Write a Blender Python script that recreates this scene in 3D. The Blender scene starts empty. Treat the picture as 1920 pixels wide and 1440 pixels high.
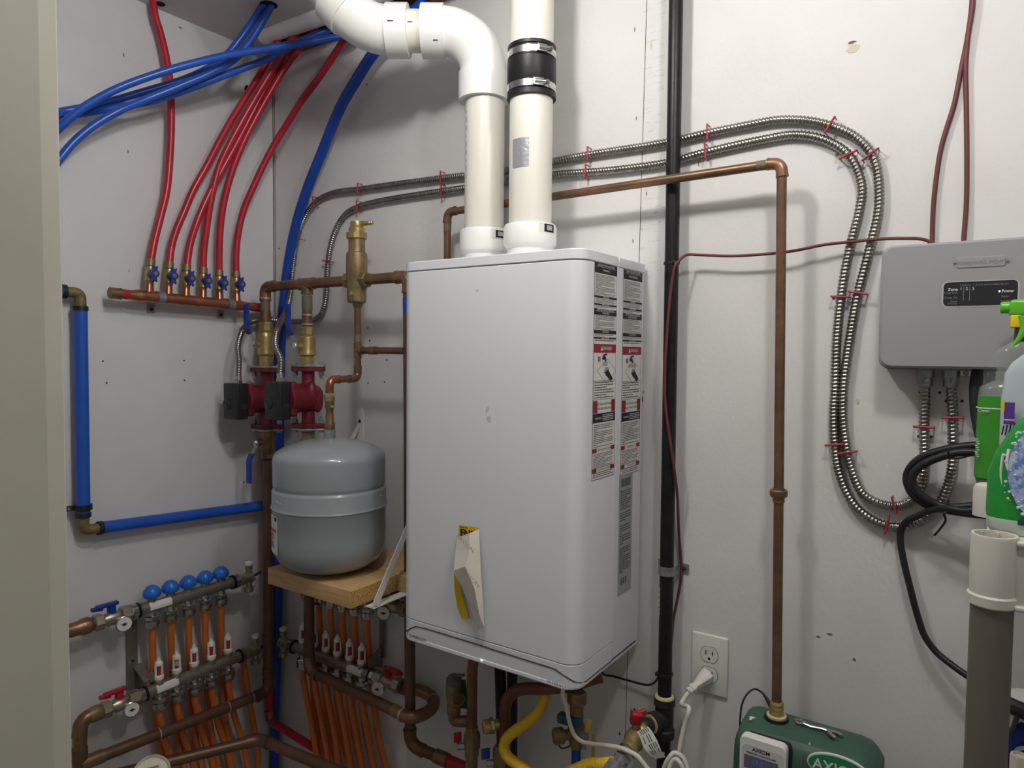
import bpy, bmesh, math, random
from mathutils import Vector, Matrix, Euler
from math import sin, cos, pi, radians

random.seed(7)
SC = bpy.context.scene
COL = SC.collection
V = Vector

# ------------------------------------------------------------------ camera model (metres; back wall Y=0, left wall X=0)
YAW, PITCH, ROLL, FOC = 0.597707468, 0.0454889147, 0.00893053075, 1312.66499
CAM = V((1.722, -1.302, 1.45))
_fw = V((-sin(YAW) * cos(PITCH), cos(YAW) * cos(PITCH), -sin(PITCH)))
_r0 = V((cos(YAW), sin(YAW), 0))
_u0 = _r0.cross(_fw)
RI = _r0 * cos(ROLL) + _u0 * sin(ROLL)
UP = -_r0 * sin(ROLL) + _u0 * cos(ROLL)


def ray(px, py):
    return RI * ((px - 960) / FOC) - UP * ((py - 720) / FOC) + _fw


def b(px, py, d=0.0):          # point standing d in front of the back wall
    v = ray(px, py)
    return CAM + v * ((-d - CAM.y) / v.y)


def l(px, py, d=0.0):          # point standing d in front of the left wall
    v = ray(px, py)
    return CAM + v * ((d - CAM.x) / v.x)


def h(px, py, z):              # point on a level plane
    v = ray(px, py)
    return CAM + v * ((z - CAM.z) / v.z)


def pxof(p):
    q = V(p) - CAM
    return 960 + FOC * q.dot(RI) / q.dot(_fw), 720 - FOC * q.dot(UP) / q.dot(_fw)


# ------------------------------------------------------------------ materials
def lin(c):
    return tuple(((x / 255) / 12.92 if x / 255 <= .04045 else ((x / 255 + .055) / 1.055) ** 2.4) for x in c) + (1,)


MATS = {}


def mat(name, rgb, rough=.5, metal=0.0, rgb2=None, scale=30, amt=.5, bump=0.0, bscale=200, coat=0, trans=0, ior=1.45,
        emit=0, alpha=1, stretch=(1, 1, 1), spec=.5, sharp=(.35, .65)):
    m = bpy.data.materials.new(name)
    m.use_nodes = True
    nt = m.node_tree
    p = nt.nodes['Principled BSDF']
    p.inputs['Base Color'].default_value = lin(rgb)
    p.inputs['Roughness'].default_value = rough
    p.inputs['Metallic'].default_value = metal
    p.inputs['Coat Weight'].default_value = coat
    p.inputs['Transmission Weight'].default_value = trans
    p.inputs['IOR'].default_value = ior
    p.inputs['Alpha'].default_value = alpha
    p.inputs['Specular IOR Level'].default_value = spec
    if emit:
        p.inputs['Emission Color'].default_value = lin(rgb)
        p.inputs['Emission Strength'].default_value = emit
    if rgb2 or bump:
        tc = nt.nodes.new('ShaderNodeTexCoord')
        mp = nt.nodes.new('ShaderNodeMapping')
        mp.inputs['Scale'].default_value = stretch
        nt.links.new(tc.outputs['Object'], mp.inputs['Vector'])
    if rgb2:
        n = nt.nodes.new('ShaderNodeTexNoise')
        n.inputs['Scale'].default_value = scale
        n.inputs['Detail'].default_value = 5
        n.inputs['Roughness'].default_value = .6
        cr = nt.nodes.new('ShaderNodeValToRGB')
        cr.color_ramp.elements[0].position = sharp[0]
        cr.color_ramp.elements[1].position = sharp[1]
        cr.color_ramp.elements[0].color = lin(rgb)
        cr.color_ramp.elements[1].color = lin(rgb2)
        nt.links.new(mp.outputs[0], n.inputs['Vector'])
        nt.links.new(n.outputs['Fac'], cr.inputs[0])
        nt.links.new(cr.outputs[0], p.inputs['Base Color'])
    if bump:
        n2 = nt.nodes.new('ShaderNodeTexNoise')
        n2.inputs['Scale'].default_value = bscale
        n2.inputs['Detail'].default_value = 3
        bp = nt.nodes.new('ShaderNodeBump')
        bp.inputs['Strength'].default_value = bump
        bp.inputs['Distance'].default_value = .002
        nt.links.new(mp.outputs[0], n2.inputs['Vector'])
        nt.links.new(n2.outputs['Fac'], bp.inputs['Height'])
        nt.links.new(bp.outputs[0], p.inputs['Normal'])
    MATS[name] = m
    return m


def wall_mat(name, rgb, seams=(), strip=None):
    """painted board: slight mottling, roller texture, dark board joints at x = x0 + k*z, smudged strip"""
    m = mat(name, rgb, .62, spec=.3)
    nt = m.node_tree
    p = nt.nodes['Principled BSDF']
    N = nt.nodes.new
    L = nt.links.new
    tc = N('ShaderNodeTexCoord')
    sx = N('ShaderNodeSeparateXYZ')
    L(tc.outputs['Object'], sx.inputs[0])
    n = N('ShaderNodeTexNoise'); n.inputs['Scale'].default_value = 5; n.inputs['Detail'].default_value = 6
    L(tc.outputs['Object'], n.inputs['Vector'])
    cr = N('ShaderNodeValToRGB')
    e = cr.color_ramp.elements
    e[0].position = .3; e[1].position = .7
    e[0].color = lin(tuple(c * .955 for c in rgb)); e[1].color = lin(rgb)
    L(n.outputs['Fac'], cr.inputs[0])
    # sparse smudges
    n3 = N('ShaderNodeTexNoise'); n3.inputs['Scale'].default_value = 26; n3.inputs['Detail'].default_value = 8
    n3.inputs['Roughness'].default_value = .7
    L(tc.outputs['Object'], n3.inputs['Vector'])
    cr3 = N('ShaderNodeValToRGB')
    cr3.color_ramp.elements[0].position = .68; cr3.color_ramp.elements[1].position = .82
    cr3.color_ramp.elements[0].color = (0, 0, 0, 1); cr3.color_ramp.elements[1].color = (.45, .45, .45, 1)
    L(n3.outputs['Fac'], cr3.inputs[0])
    mx = N('ShaderNodeMixRGB'); mx.inputs[2].default_value = lin((150, 144, 134))
    L(cr3.outputs[0], mx.inputs[0]); L(cr.outputs[0], mx.inputs[1])
    last = mx.outputs[0]

    def math_(op, a, bb):
        q = N('ShaderNodeMath'); q.operation = op
        for i, v in enumerate((a, bb)):
            if isinstance(v, (int, float)):
                q.inputs[i].default_value = v
            else:
                L(v, q.inputs[i])
        return q.outputs[0]
    if strip:
        x0, x1, z0, z1 = strip
        ins = math_('MULTIPLY', math_('GREATER_THAN', sx.outputs[0], x0), math_('LESS_THAN', sx.outputs[0], x1))
        ins = math_('MULTIPLY', ins, math_('MULTIPLY', math_('GREATER_THAN', sx.outputs[2], z0), math_('LESS_THAN', sx.outputs[2], z1)))
        mp = N('ShaderNodeMapping'); mp.inputs['Scale'].default_value = (1, 1, 6)
        L(tc.outputs['Object'], mp.inputs[0])
        n4 = N('ShaderNodeTexNoise'); n4.inputs['Scale'].default_value = 24; n4.inputs['Detail'].default_value = 9
        n4.inputs['Roughness'].default_value = .75
        L(mp.outputs[0], n4.inputs['Vector'])
        c4 = N('ShaderNodeValToRGB')
        c4.color_ramp.elements[0].position = .55; c4.color_ramp.elements[1].position = .72
        c4.color_ramp.elements[0].color = (0, 0, 0, 1); c4.color_ramp.elements[1].color = (.6, .6, .6, 1)
        L(n4.outputs['Fac'], c4.inputs[0])
        m4 = N('ShaderNodeMixRGB'); m4.inputs[2].default_value = lin((95, 92, 86))
        L(math_('MULTIPLY', c4.outputs[0], ins), m4.inputs[0]); L(last, m4.inputs[1])
        last = m4.outputs[0]
    for ax, x0, k, w in seams:
        dd = math_('ABSOLUTE', math_('SUBTRACT', math_('SUBTRACT', sx.outputs[ax], x0), math_('MULTIPLY', sx.outputs[2], k)), 0)
        ms = N('ShaderNodeMixRGB'); ms.inputs[2].default_value = lin((70, 66, 62))
        L(math_('LESS_THAN', dd, w), ms.inputs[0]); L(last, ms.inputs[1])
        last = ms.outputs[0]
    L(last, p.inputs['Base Color'])
    n2 = N('ShaderNodeTexNoise'); n2.inputs['Scale'].default_value = 90; n2.inputs['Detail'].default_value = 4
    mp2 = N('ShaderNodeMapping'); mp2.inputs['Scale'].default_value = (1.6, 1.6, .8)
    L(tc.outputs['Object'], mp2.inputs[0]); L(mp2.outputs[0], n2.inputs['Vector'])
    bp = N('ShaderNodeBump'); bp.inputs['Strength'].default_value = .28; bp.inputs['Distance'].default_value = .0022
    L(n2.outputs['Fac'], bp.inputs['Height']); L(bp.outputs[0], p.inputs['Normal'])
    return m


M_WALL = wall_mat('wall paint', (226, 225, 224), seams=((0, 1.1176, .0133, .0007), (0, .0012, 0, .0012)), strip=(1.139, 1.185, 1.6, 2.29))
M_WALL2 = wall_mat('left wall paint', (222, 222, 224), seams=((1, -.004, 0, .0014),))
M_CEIL = mat('ceiling paint', (206, 203, 200), .8, bump=.15, bscale=60)
M_FLOOR = mat('concrete floor', (134, 130, 124), .8, rgb2=(148, 144, 138), scale=6)
M_FAR = mat('hall paint', (208, 206, 203), .8)
M_JAMB = mat('jamb paint', (182, 181, 168), .55, rgb2=(176, 175, 162), scale=8, bump=.05, bscale=40)
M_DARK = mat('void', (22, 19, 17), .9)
M_JOIST = mat('joist wood', (120, 92, 62), .8, rgb2=(98, 72, 46), scale=20, stretch=(1, 8, 8))
M_ENAMEL = mat('heater enamel', (236, 239, 243), .34, coat=.15, bump=.02, bscale=400)
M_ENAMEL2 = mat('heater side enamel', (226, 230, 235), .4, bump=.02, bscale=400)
M_SEAM = mat('seam shadow', (92, 94, 98), .6)
M_SEAMD = mat('dark seam', (60, 61, 64), .6)
M_PVC = mat('white pvc', (240, 240, 238), .38)
M_PVCC = mat('cream pvc', (231, 229, 220), .35, rgb2=(224, 221, 210), scale=9, stretch=(2, 2, .5))
M_RUB = mat('black rubber', (22, 23, 24), .45, bump=.1, bscale=150)
M_STEEL = mat('bright steel', (196, 196, 194), .26, 1.0)
M_NICKEL = mat('nickel brass', (178, 170, 154), .34, .7, rgb2=(150, 142, 126), scale=40)
M_GALV = mat('galvanised steel', (172, 174, 176), .38, .6, rgb2=(136, 138, 140), scale=60)
M_BARST = mat('manifold steel', (150, 146, 138), .36, .6, rgb2=(130, 126, 118), scale=25)
M_ARMOR = mat('conduit steel', (168, 165, 160), .3, 1.0, rgb2=(140, 137, 132), scale=50)
M_BRASS = mat('brass', (190, 170, 114), .36, .65, rgb2=(166, 146, 94), scale=50, bump=.06, bscale=300)
M_BRASSD = mat('aged brass', (150, 130, 90), .45, .35, rgb2=(118, 100, 70), scale=40)
M_BRONZE = mat('bronze casting', (152, 132, 94), .45, .5, rgb2=(124, 108, 78), scale=35, bump=.2, bscale=260)
M_COPPER = mat('aged copper', (142, 106, 82), .36, .55, rgb2=(108, 84, 66), scale=16, amt=.5)
M_COPPERB = mat('bright copper', (190, 122, 94), .3, .7, rgb2=(152, 98, 74), scale=24)
M_COPPERF = mat('copper fitting', (158, 114, 86), .36, .6, rgb2=(116, 100, 82), scale=34)
M_COPPERD = mat('dark copper', (96, 76, 62), .42, .45, rgb2=(118, 88, 68), scale=14)
M_PATINA = mat('green patina', (96, 116, 98), .65, .2, rgb2=(122, 100, 74), scale=60)
M_SOLDER = mat('solder', (176, 166, 150), .45, .5)
M_RED = mat('red pex', (190, 44, 62), .3, rgb2=(174, 36, 54), scale=12)
M_BLUE = mat('blue pex', (42, 94, 196), .3, rgb2=(36, 84, 182), scale=12)
M_BLUED = mat('dark blue pex', (28, 76, 172), .3, rgb2=(24, 66, 156), scale=12)
M_BPLA = mat('blue plastic', (40, 112, 214), .28)
M_BHAN = mat('blue handle vinyl', (30, 58, 150), .35)
M_ORANGE = mat('orange pex', (216, 122, 58), .34, rgb2=(200, 106, 46), scale=14)
M_PUMP = mat('pump red paint', (116, 26, 40), .42, rgb2=(100, 22, 34), scale=30, bump=.12, bscale=220)
M_BLKP = mat('black plastic', (34, 35, 38), .42)
M_BLKG = mat('black grey plastic', (48, 49, 52), .4)
M_TANK = mat('grey tank enamel', (152, 159, 164), .3, coat=.6, rgb2=(146, 153, 158), scale=4)
M_WOOD = mat('lumber', (208, 172, 122), .65, rgb2=(190, 152, 104), scale=26, stretch=(.6, 6, 6), bump=.1, bscale=80)
M_WOODE = mat('end grain', (206, 166, 98), .8, rgb2=(112, 76, 36), scale=330, sharp=(.5, .62))
M_WHITE = mat('white paint', (232, 232, 228), .4)
M_PAPER = mat('paper', (228, 226, 222), .7)
M_PAPERG = mat('grey label', (168, 172, 174), .5)
M_INK = mat('ink', (26, 26, 28), .6)
M_INKG = mat('grey ink', (92, 94, 98), .6)
M_LRED = mat('label red', (150, 24, 40), .5)
M_ORL = mat('label orange', (206, 100, 54), .5)
M_YELL = mat('yellow label', (236, 200, 30), .5)
M_OCHRE = mat('dull yellow plastic', (186, 160, 44), .5)
M_LINER = mat('release paper', (226, 220, 208), .5, rgb2=(216, 210, 198), scale=12)
M_IRON = mat('black iron', (24, 24, 25), .4, .3, rgb2=(36, 36, 37), scale=50, bump=.1, bscale=300)
M_IRONF = mat('cast iron fitting', (44, 45, 46), .5, .4, rgb2=(62, 62, 62), scale=70, bump=.25, bscale=300)
M_DOPE = mat('pipe dope', (206, 190, 140), .6)
M_MAROON = mat('maroon wire', (104, 52, 54), .5)
M_STAPLE = mat('red staple', (168, 52, 70), .4)
M_ZBOX = mat('grey abs', (154, 155, 157), .42, bump=.03, bscale=600)
M_ZBASE = mat('grey abs base', (138, 139, 141), .45)
M_SCREEN = mat('dark window', (44, 45, 48), .3)
M_TXT = mat('white ink', (226, 226, 226), .6)
M_TXTG = mat('grey print', (140, 141, 144), .6)
M_LED = mat('led', (215, 225, 255), .4, emit=3)
M_GREEN = mat('dark green polymer', (64, 98, 82), .5, rgb2=(57, 89, 74), scale=9, bump=.06, bscale=200)
M_LOGOG = mat('logo green', (30, 136, 92), .45)
M_LCD = mat('lcd', (104, 106, 124), .3)
M_LCDB = mat('lcd digits', (74, 104, 200), .4, emit=.25)
M_OUT = mat('outlet white', (224, 224, 220), .35)
M_CORD = mat('white cord', (222, 218, 208), .45)
M_CSST = mat('yellow jacket', (232, 190, 40), .4)
M_SHELF = mat('shelf plastic', (206, 203, 194), .5, bump=.04, bscale=300)
M_POST = mat('taupe post', (110, 103, 96), .45)
M_GLASS = mat('clear pet', (176, 180, 178), .10, alpha=.30, coat=.6, spec=.8)
M_FROST = mat('frosted bottle', (206, 216, 222), .22, trans=.35, ior=1.2)
M_GLAB = mat('green label', (62, 150, 44), .4, rgb2=(54, 138, 38), scale=8)
M_GLIQ = mat('dark green liquid', (22, 66, 34), .15, trans=.2)
M_TRIG = mat('lime plastic', (96, 182, 48), .3)
M_YCAP = mat('yellow plastic', (232, 200, 30), .35)
M_PURP = mat('purple label', (96, 58, 146), .45)
M_DGRN = mat('bright green', (44, 158, 62), .35, rgb2=(30, 130, 52), scale=14)
M_PALEG = mat('pale green plastic', (206, 222, 212), .35)
M_BUB = mat('bubble print', (196, 208, 236), .4, rgb2=(104, 140, 206), scale=150, sharp=(.42, .6))
M_SWIRL = mat('blue swirl', (120, 164, 214), .4, rgb2=(62, 110, 186), scale=60)
M_NAVY = mat('navy label', (20, 40, 110), .35)
M_CREAMC = mat('cream cap', (222, 216, 198), .45)
M_TAGG = mat('green tag', (32, 104, 52), .6)
M_REDV = mat('red vinyl', (176, 30, 44), .4)
M_TEAL = mat('teal cap', (24, 84, 106), .45)
M_SCUFF = mat('scuff', (112, 100, 90), .8)
M_HOLE = mat('screw hole', (52, 46, 42), .8)
M_FOIL = mat('foil tape', (170, 172, 178), .35, .4, bump=.4, bscale=150)
M_FLRED = mat('flow tube red', (178, 40, 60), .35)
M_FLGRN = mat('flow tube clear', (150, 176, 160), .2)


# ------------------------------------------------------------------ mesh builder
def frame(d):
    d = V(d).normalized()
    a = V((0, 0, 1)) if abs(d.z) < .95 else V((1, 0, 0))
    u = a.cross(d).normalized()
    return u, d.cross(u).normalized(), d


class MB:
    def __init__(s):
        s.v = []; s.f = []

    def add(s, vs, fs):
        o = len(s.v)
        s.v += [V(x) for x in vs]
        s.f += [tuple(i + o for i in f) for f in fs]
        return s

    def box(s, c, size, rot=None, bev=0.0):
        bm = bmesh.new()
        bmesh.ops.create_cube(bm, size=1)
        bmesh.ops.scale(bm, vec=V(size), verts=bm.verts)
        if bev:
            bmesh.ops.bevel(bm, geom=list(bm.edges), offset=bev, segments=3, affect='EDGES', profile=.5)
        R = rot.to_matrix() if isinstance(rot, Euler) else (rot if rot is not None else Matrix.Identity(3))
        bm.verts.ensure_lookup_table()
        vs = [R @ w.co + V(c) for w in bm.verts]
        for i, w in enumerate(bm.verts):
            w.index = i
        s.add(vs, [tuple(w.index for w in f.verts) for f in bm.faces])
        bm.free()
        return s

    def lathe(s, prof, o, ax=(0, 0, 1), seg=24, mod=None):
        u, w, d = frame(ax)
        o = V(o)
        vs = []
        for (r, z) in prof:
            for k in range(seg):
                a = 2 * pi * k / seg
                rr = r * (mod(a, z) if mod else 1)
                vs.append(o + d * z + (u * cos(a) + w * sin(a)) * rr)
        fs = []
        n = len(prof)
        for i in range(n - 1):
            for k in range(seg):
                k2 = (k + 1) % seg
                fs.append((i * seg + k, i * seg + k2, (i + 1) * seg + k2, (i + 1) * seg + k))
        if prof[0][0] > 1e-6:
            fs.append(tuple(range(seg - 1, -1, -1)))
        if prof[-1][0] > 1e-6:
            fs.append(tuple((n - 1) * seg + k for k in range(seg)))
        return s.add(vs, fs)

    def cyl(s, a, c, r, r2=None, seg=20):
        a = V(a); c = V(c)
        return s.lathe([(r, 0), (r if r2 is None else r2, (c - a).length)], a, c - a, seg)

    def hexn(s, a, c, r, seg=6):
        a = V(a); c = V(c); L = (c - a).length
        return s.lathe([(r * .9, 0), (r, L * .12), (r, L * .88), (r * .9, L)], a, c - a, seg)

    def tube(s, pts, r, seg=14, caps=True, rad=None):
        pts = [V(p) for p in pts]
        n = len(pts)
        tans = []
        for i in range(n):
            t = pts[min(i + 1, n - 1)] - pts[max(i - 1, 0)]
            tans.append(t.normalized())
        u, w, d = frame(tans[0])
        vs = []
        for i in range(n):
            if i:
                q = tans[i - 1].rotation_difference(tans[i])
                u = q @ u
                u = (u - tans[i] * u.dot(tans[i])).normalized()
            w = tans[i].cross(u)
            for k in range(seg):
                a = 2 * pi * k / seg
                rr = rad(i, a) if rad else r
                vs.append(pts[i] + (u * cos(a) + w * sin(a)) * rr)
        fs = []
        for i in range(n - 1):
            for k in range(seg):
                k2 = (k + 1) % seg
                fs.append((i * seg + k, i * seg + k2, (i + 1) * seg + k2, (i + 1) * seg + k))
        if caps:
            fs.append(tuple(range(seg - 1, -1, -1)))
            fs.append(tuple((n - 1) * seg + k for k in range(seg)))
        return s.add(vs, fs)

    def prism(s, poly, o, u, w, t):
        """polygon (2D) in plane o + a*u + b*w, extruded t along u x w"""
        o = V(o); u = V(u); w = V(w); nn = u.cross(w).normalized() * t
        n = len(poly)
        A = [o + u * a + w * c for a, c in poly]
        vs = A + [p + nn for p in A]
        fs = [tuple(range(n - 1, -1, -1)), tuple(range(n, 2 * n))]
        for i in range(n):
            j = (i + 1) % n
            fs.append((i, j, n + j, n + i))
        return s.add(vs, fs)

    def quad(s, o, u, w, a0, a1, c0, c1):
        o = V(o); u = V(u); w = V(w)
        return s.add([o + u * a0 + w * c0, o + u * a1 + w * c0, o + u * a1 + w * c1, o + u * a0 + w * c1], [(0, 1, 2, 3)])

    def sphere(s, c, r, sc=(1, 1, 1), seg=16):
        prof = [(max(r * sin(pi * i / 10), 0), -r * cos(pi * i / 10)) for i in range(11)]
        prof[0] = (0, -r); prof[-1] = (0, r)
        o = len(s.v)
        s.lathe(prof, (0, 0, 0), (0, 0, 1), seg)
        for i in range(o, len(s.v)):
            q = s.v[i]
            s.v[i] = V((q.x * sc[0], q.y * sc[1], q.z * sc[2])) + V(c)
        return s


def wloc(o):
    p = V((0, 0, 0))
    while o:
        p = p + o.location
        o = o.parent
    return p


def obj(name, mb, m, parent=None, smooth=True, ang=32, label=None, bev=0):
    me = bpy.data.meshes.new(name)
    if parent is not None:
        off = wloc(parent)
    else:
        if mb.v:
            xs = [v.x for v in mb.v]; ys = [v.y for v in mb.v]; zs = [v.z for v in mb.v]
            off = V(((min(xs) + max(xs)) / 2, (min(ys) + max(ys)) / 2, min(zs)))
        else:
            off = V((0, 0, 0))
    me.from_pydata([tuple(v - off) for v in mb.v], [], mb.f)
    me.validate()
    bm = bmesh.new(); bm.from_mesh(me)
    bmesh.ops.remove_doubles(bm, verts=bm.verts, dist=1e-6)
    bmesh.ops.recalc_face_normals(bm, faces=bm.faces)
    bm.to_mesh(me); bm.free()
    if smooth:
        for p in me.polygons:
            p.use_smooth = True
        me.set_sharp_from_angle(angle=radians(ang))
    o = bpy.data.objects.new(name, me)
    COL.objects.link(o)
    me.materials.append(m)
    if parent is not None:
        o.parent = parent
    else:
        o.location = off
    if label:
        o['label'] = label
    if bev:
        md = o.modifiers.new('soft edges', 'BEVEL'); md.width = bev; md.segments = 3; md.limit_method = 'ANGLE'
        md.angle_limit = radians(40)
    return o


def flat(name, mb, m, parent=None, **k):
    return obj(name, mb, m, parent, smooth=False, **k)


def each_piece(name, mb, m, par):
    for f in mb.f:
        flat(name, MB().add([mb.v[i] for i in f], [tuple(range(len(f)))]), m, par)


def tag(o, label, cat, group=None):
    o['label'] = label; o['category'] = cat
    if group:
        o['group'] = group
    return o


def thing(name, label, cat, loc=(0, 0, 0), group=None):
    o = bpy.data.objects.new(name, None)
    o.empty_display_size = .02
    COL.objects.link(o)
    o.location = V(loc)
    return tag(o, label, cat, group)


def struct(o):
    o['kind'] = 'structure'
    return o


def copy_tree(o, parent=None):
    c = o.copy(); COL.objects.link(c)
    if parent is not None:
        c.parent = parent
    for ch in list(o.children):
        copy_tree(ch, c)
    return c


def text(name, s, o, u, w, size, m, parent, align='LEFT', ext=.0002, squash=1.0, shear=0.0, bold=0):
    """lettering: u = reading direction, w = up direction"""
    cu = bpy.data.curves.new(name, 'FONT')
    cu.body = s; cu.size = size; cu.extrude = ext; cu.align_x = align; cu.align_y = 'CENTER'; cu.shear = shear
    cu.offset = bold; cu.resolution_u = 3
    t = bpy.data.objects.new(name, cu)
    COL.objects.link(t)
    u = V(u).normalized(); w = V(w).normalized(); n = u.cross(w)
    R = Matrix((u * squash, w, n)).transposed().to_4x4()
    R.translation = V(o) - (wloc(parent) if parent is not None else V((0, 0, 0)))
    t.matrix_local = R
    cu.materials.append(m)
    me = bpy.data.meshes.new_from_object(t)
    bpy.data.objects.remove(t)
    me.name = name
    t = bpy.data.objects.new(name, me)
    COL.objects.link(t)
    if parent is not None:
        t.parent = parent
    t.matrix_local = R
    return t


# ------------------------------------------------------------------ curves
def spline(pts, n=8):
    P = [V(p) for p in pts]
    if len(P) < 3:
        return P
    P = [P[0] * 2 - P[1]] + P + [P[-1] * 2 - P[-2]]
    out = []
    for i in range(1, len(P) - 2):
        p0, p1, p2, p3 = P[i - 1], P[i], P[i + 1], P[i + 2]
        t0 = 0.0
        t1 = t0 + max((p1 - p0).length, 1e-6) ** .5
        t2 = t1 + max((p2 - p1).length, 1e-6) ** .5
        t3 = t2 + max((p3 - p2).length, 1e-6) ** .5
        for k in range(n):
            t = t1 + (t2 - t1) * k / n
            a1 = p0 * ((t1 - t) / (t1 - t0)) + p1 * ((t - t0) / (t1 - t0))
            a2 = p1 * ((t2 - t) / (t2 - t1)) + p2 * ((t - t1) / (t2 - t1))
            a3 = p2 * ((t3 - t) / (t3 - t2)) + p3 * ((t - t2) / (t3 - t2))
            b1 = a1 * ((t2 - t) / (t2 - t0)) + a2 * ((t - t0) / (t2 - t0))
            b2 = a2 * ((t3 - t) / (t3 - t1)) + a3 * ((t - t1) / (t3 - t1))
            out.append(b1 * ((t2 - t) / (t2 - t1)) + b2 * ((t - t1) / (t2 - t1)))
    out.append(P[-2])
    return out


def resample(pts, step):
    out = [pts[0].copy()]
    acc = 0.0
    for i in range(1, len(pts)):
        a, c = pts[i - 1], pts[i]
        L = (c - a).length
        if L < 1e-9:
            continue
        d = step - acc
        while d <= L:
            out.append(a + (c - a) * (d / L))
            d += step
        acc = L - (d - step)
    return out


def fillet(pts, R, n=8):
    """polyline with rounded corners; returns (path, [(start,end,arc points)])"""
    P = [V(p) for p in pts]
    path = [P[0]]
    arcs = []
    for i in range(1, len(P) - 1):
        a = (P[i - 1] - P[i]).normalized(); c = (P[i + 1] - P[i]).normalized()
        ang = a.angle(c)
        t = min(R / math.tan(ang / 2), (P[i - 1] - P[i]).length * .49, (P[i + 1] - P[i]).length * .49)
        rr = t * math.tan(ang / 2)
        mid = (a + c).normalized()
        ctr = P[i] + mid * (rr / sin(ang / 2))
        s0 = P[i] + a * t; s1 = P[i] + c * t
        v0 = s0 - ctr; v1 = s1 - ctr
        ax = v0.cross(v1).normalized(); tot = v0.angle(v1)
        arc = [ctr + Matrix.Rotation(tot * k / n, 3, ax) @ v0 for k in range(n + 1)]
        arcs.append((s0, s1, arc))
        path += arc
    path.append(P[-1])
    return path, arcs


def hard_run(par, pts, r, m, mf, R=None, names=('pipe', 'elbow'), fr=1.14, ring=None):
    """rigid soldered line: each straight length and each elbow a part of its own"""
    R = R or r * 1.9
    path, arcs = fillet(pts, R)
    ends = [V(pts[0])]
    for s0, s1, arc in arcs:
        ends += [s0, s1]
    ends.append(V(pts[-1]))
    for i in range(0, len(ends), 2):
        if (ends[i + 1] - ends[i]).length > .004:
            obj(names[0], MB().cyl(ends[i], ends[i + 1], r, seg=18), m, par)
    for s0, s1, arc in arcs:
        d0 = (arc[0] - arc[1]).normalized(); d1 = (arc[-1] - arc[-2]).normalized()
        c = r * 1.0
        mb = MB().tube([s0 + d0 * c] + arc + [s1 + d1 * c], r * fr, 18)
        for e, d in ((s0 + d0 * c, d0), (s1 + d1 * c, d1)):
            mb.cyl(e - d * .002, e + d * .0015, r * (fr + .07), seg=18)
        obj(names[1], mb, mf, par)
    return par


def flex(pts, r, m, name, label, cat, group=None, n=8, seg=14):
    o = obj(name, MB().tube(spline(pts, n), r, seg), m)
    return tag(o, label, cat, group)


def armor(pts, r, name, label, cat, group=None, pitch=.0062):
    path = resample(spline(pts, 10), pitch / 5)
    mb = MB().tube(path, r, 12, rad=lambda i, a: r * (1 + .12 * sin(2 * pi * i / 5 - a)))
    return tag(obj(name, mb, M_ARMOR, ang=75), label, cat, group)


# =================================================================== SETTING
CEIL = 2.287
wall = struct(flat('wall_back', MB().box((1.2, .05, 1.2), (2.9, .1, 2.9)), M_WALL))
wl = struct(flat('wall_left', MB().box((-.05, -1.2, 1.2), (.1, 2.6, 2.9)), M_WALL2))
for o in (wall, wl):     # material coordinates in metres from the room corner
    off = o.location.copy()
    o.data.transform(Matrix.Translation(off)); o.location = (0, 0, 0)
struct(flat('wall_right', MB().box((2.55, -1.2, 1.2), (.1, 2.6, 2.9)), M_FAR))
struct(flat('wall_front', MB().box((1.2, -2.45, 1.2), (2.9, .1, 2.9)), M_FAR))
struct(flat('floor', MB().box((1.2, -1.2, -.05), (2.9, 2.7, .1)), M_FLOOR))
# ceiling board with a cut-out along the back wall
GX0, GX1, GY = .075, .80, -.092
cm = MB()
for x0, x1, y0, y1 in ((-.1, 2.6, -2.5, GY), (-.1, GX0, GY, 0), (GX1, 2.6, GY, 0)):
    cm.box(((x0 + x1) / 2, (y0 + y1) / 2, CEIL + .007), (x1 - x0, y1 - y0, .014))
struct(flat('ceiling', cm, M_CEIL))
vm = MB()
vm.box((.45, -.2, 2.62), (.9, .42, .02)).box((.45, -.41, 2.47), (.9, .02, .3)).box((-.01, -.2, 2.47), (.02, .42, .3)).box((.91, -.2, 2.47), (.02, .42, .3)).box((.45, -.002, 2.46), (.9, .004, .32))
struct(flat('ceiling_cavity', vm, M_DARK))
struct(flat('trim_1', MB().box((.43, -.012, CEIL + .012), (.74, .018, .05)), M_JOIST))
struct(flat('trim_4', MB().box((.735, -.045, CEIL + .06), (.04, .09, .09)), M_JOIST))
# rounded lip on the front edge of the cut-out
lip = MB()
lip.tube([(GX0 + .02, GY - .012, CEIL + .002), (.35, GY - .008, CEIL - .004), (.80, GY - .008, CEIL - .004)], .024, 18)
struct(obj('trim_2', lip, M_PVC))
# door jamb near the camera
jp = [(CAM + ray(px, 720) * t) for px, t in ((120, .53), (86, .515), (-60, .47), (-60, .58), (120, .62))]
jm = MB()
jm.prism([(p.x, p.y) for p in jp], (0, 0, 0), (1, 0, 0), (0, 1, 0), 2.35)
struct(obj('trim_3', jm, M_JAMB, smooth=False, bev=.0015))

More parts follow.
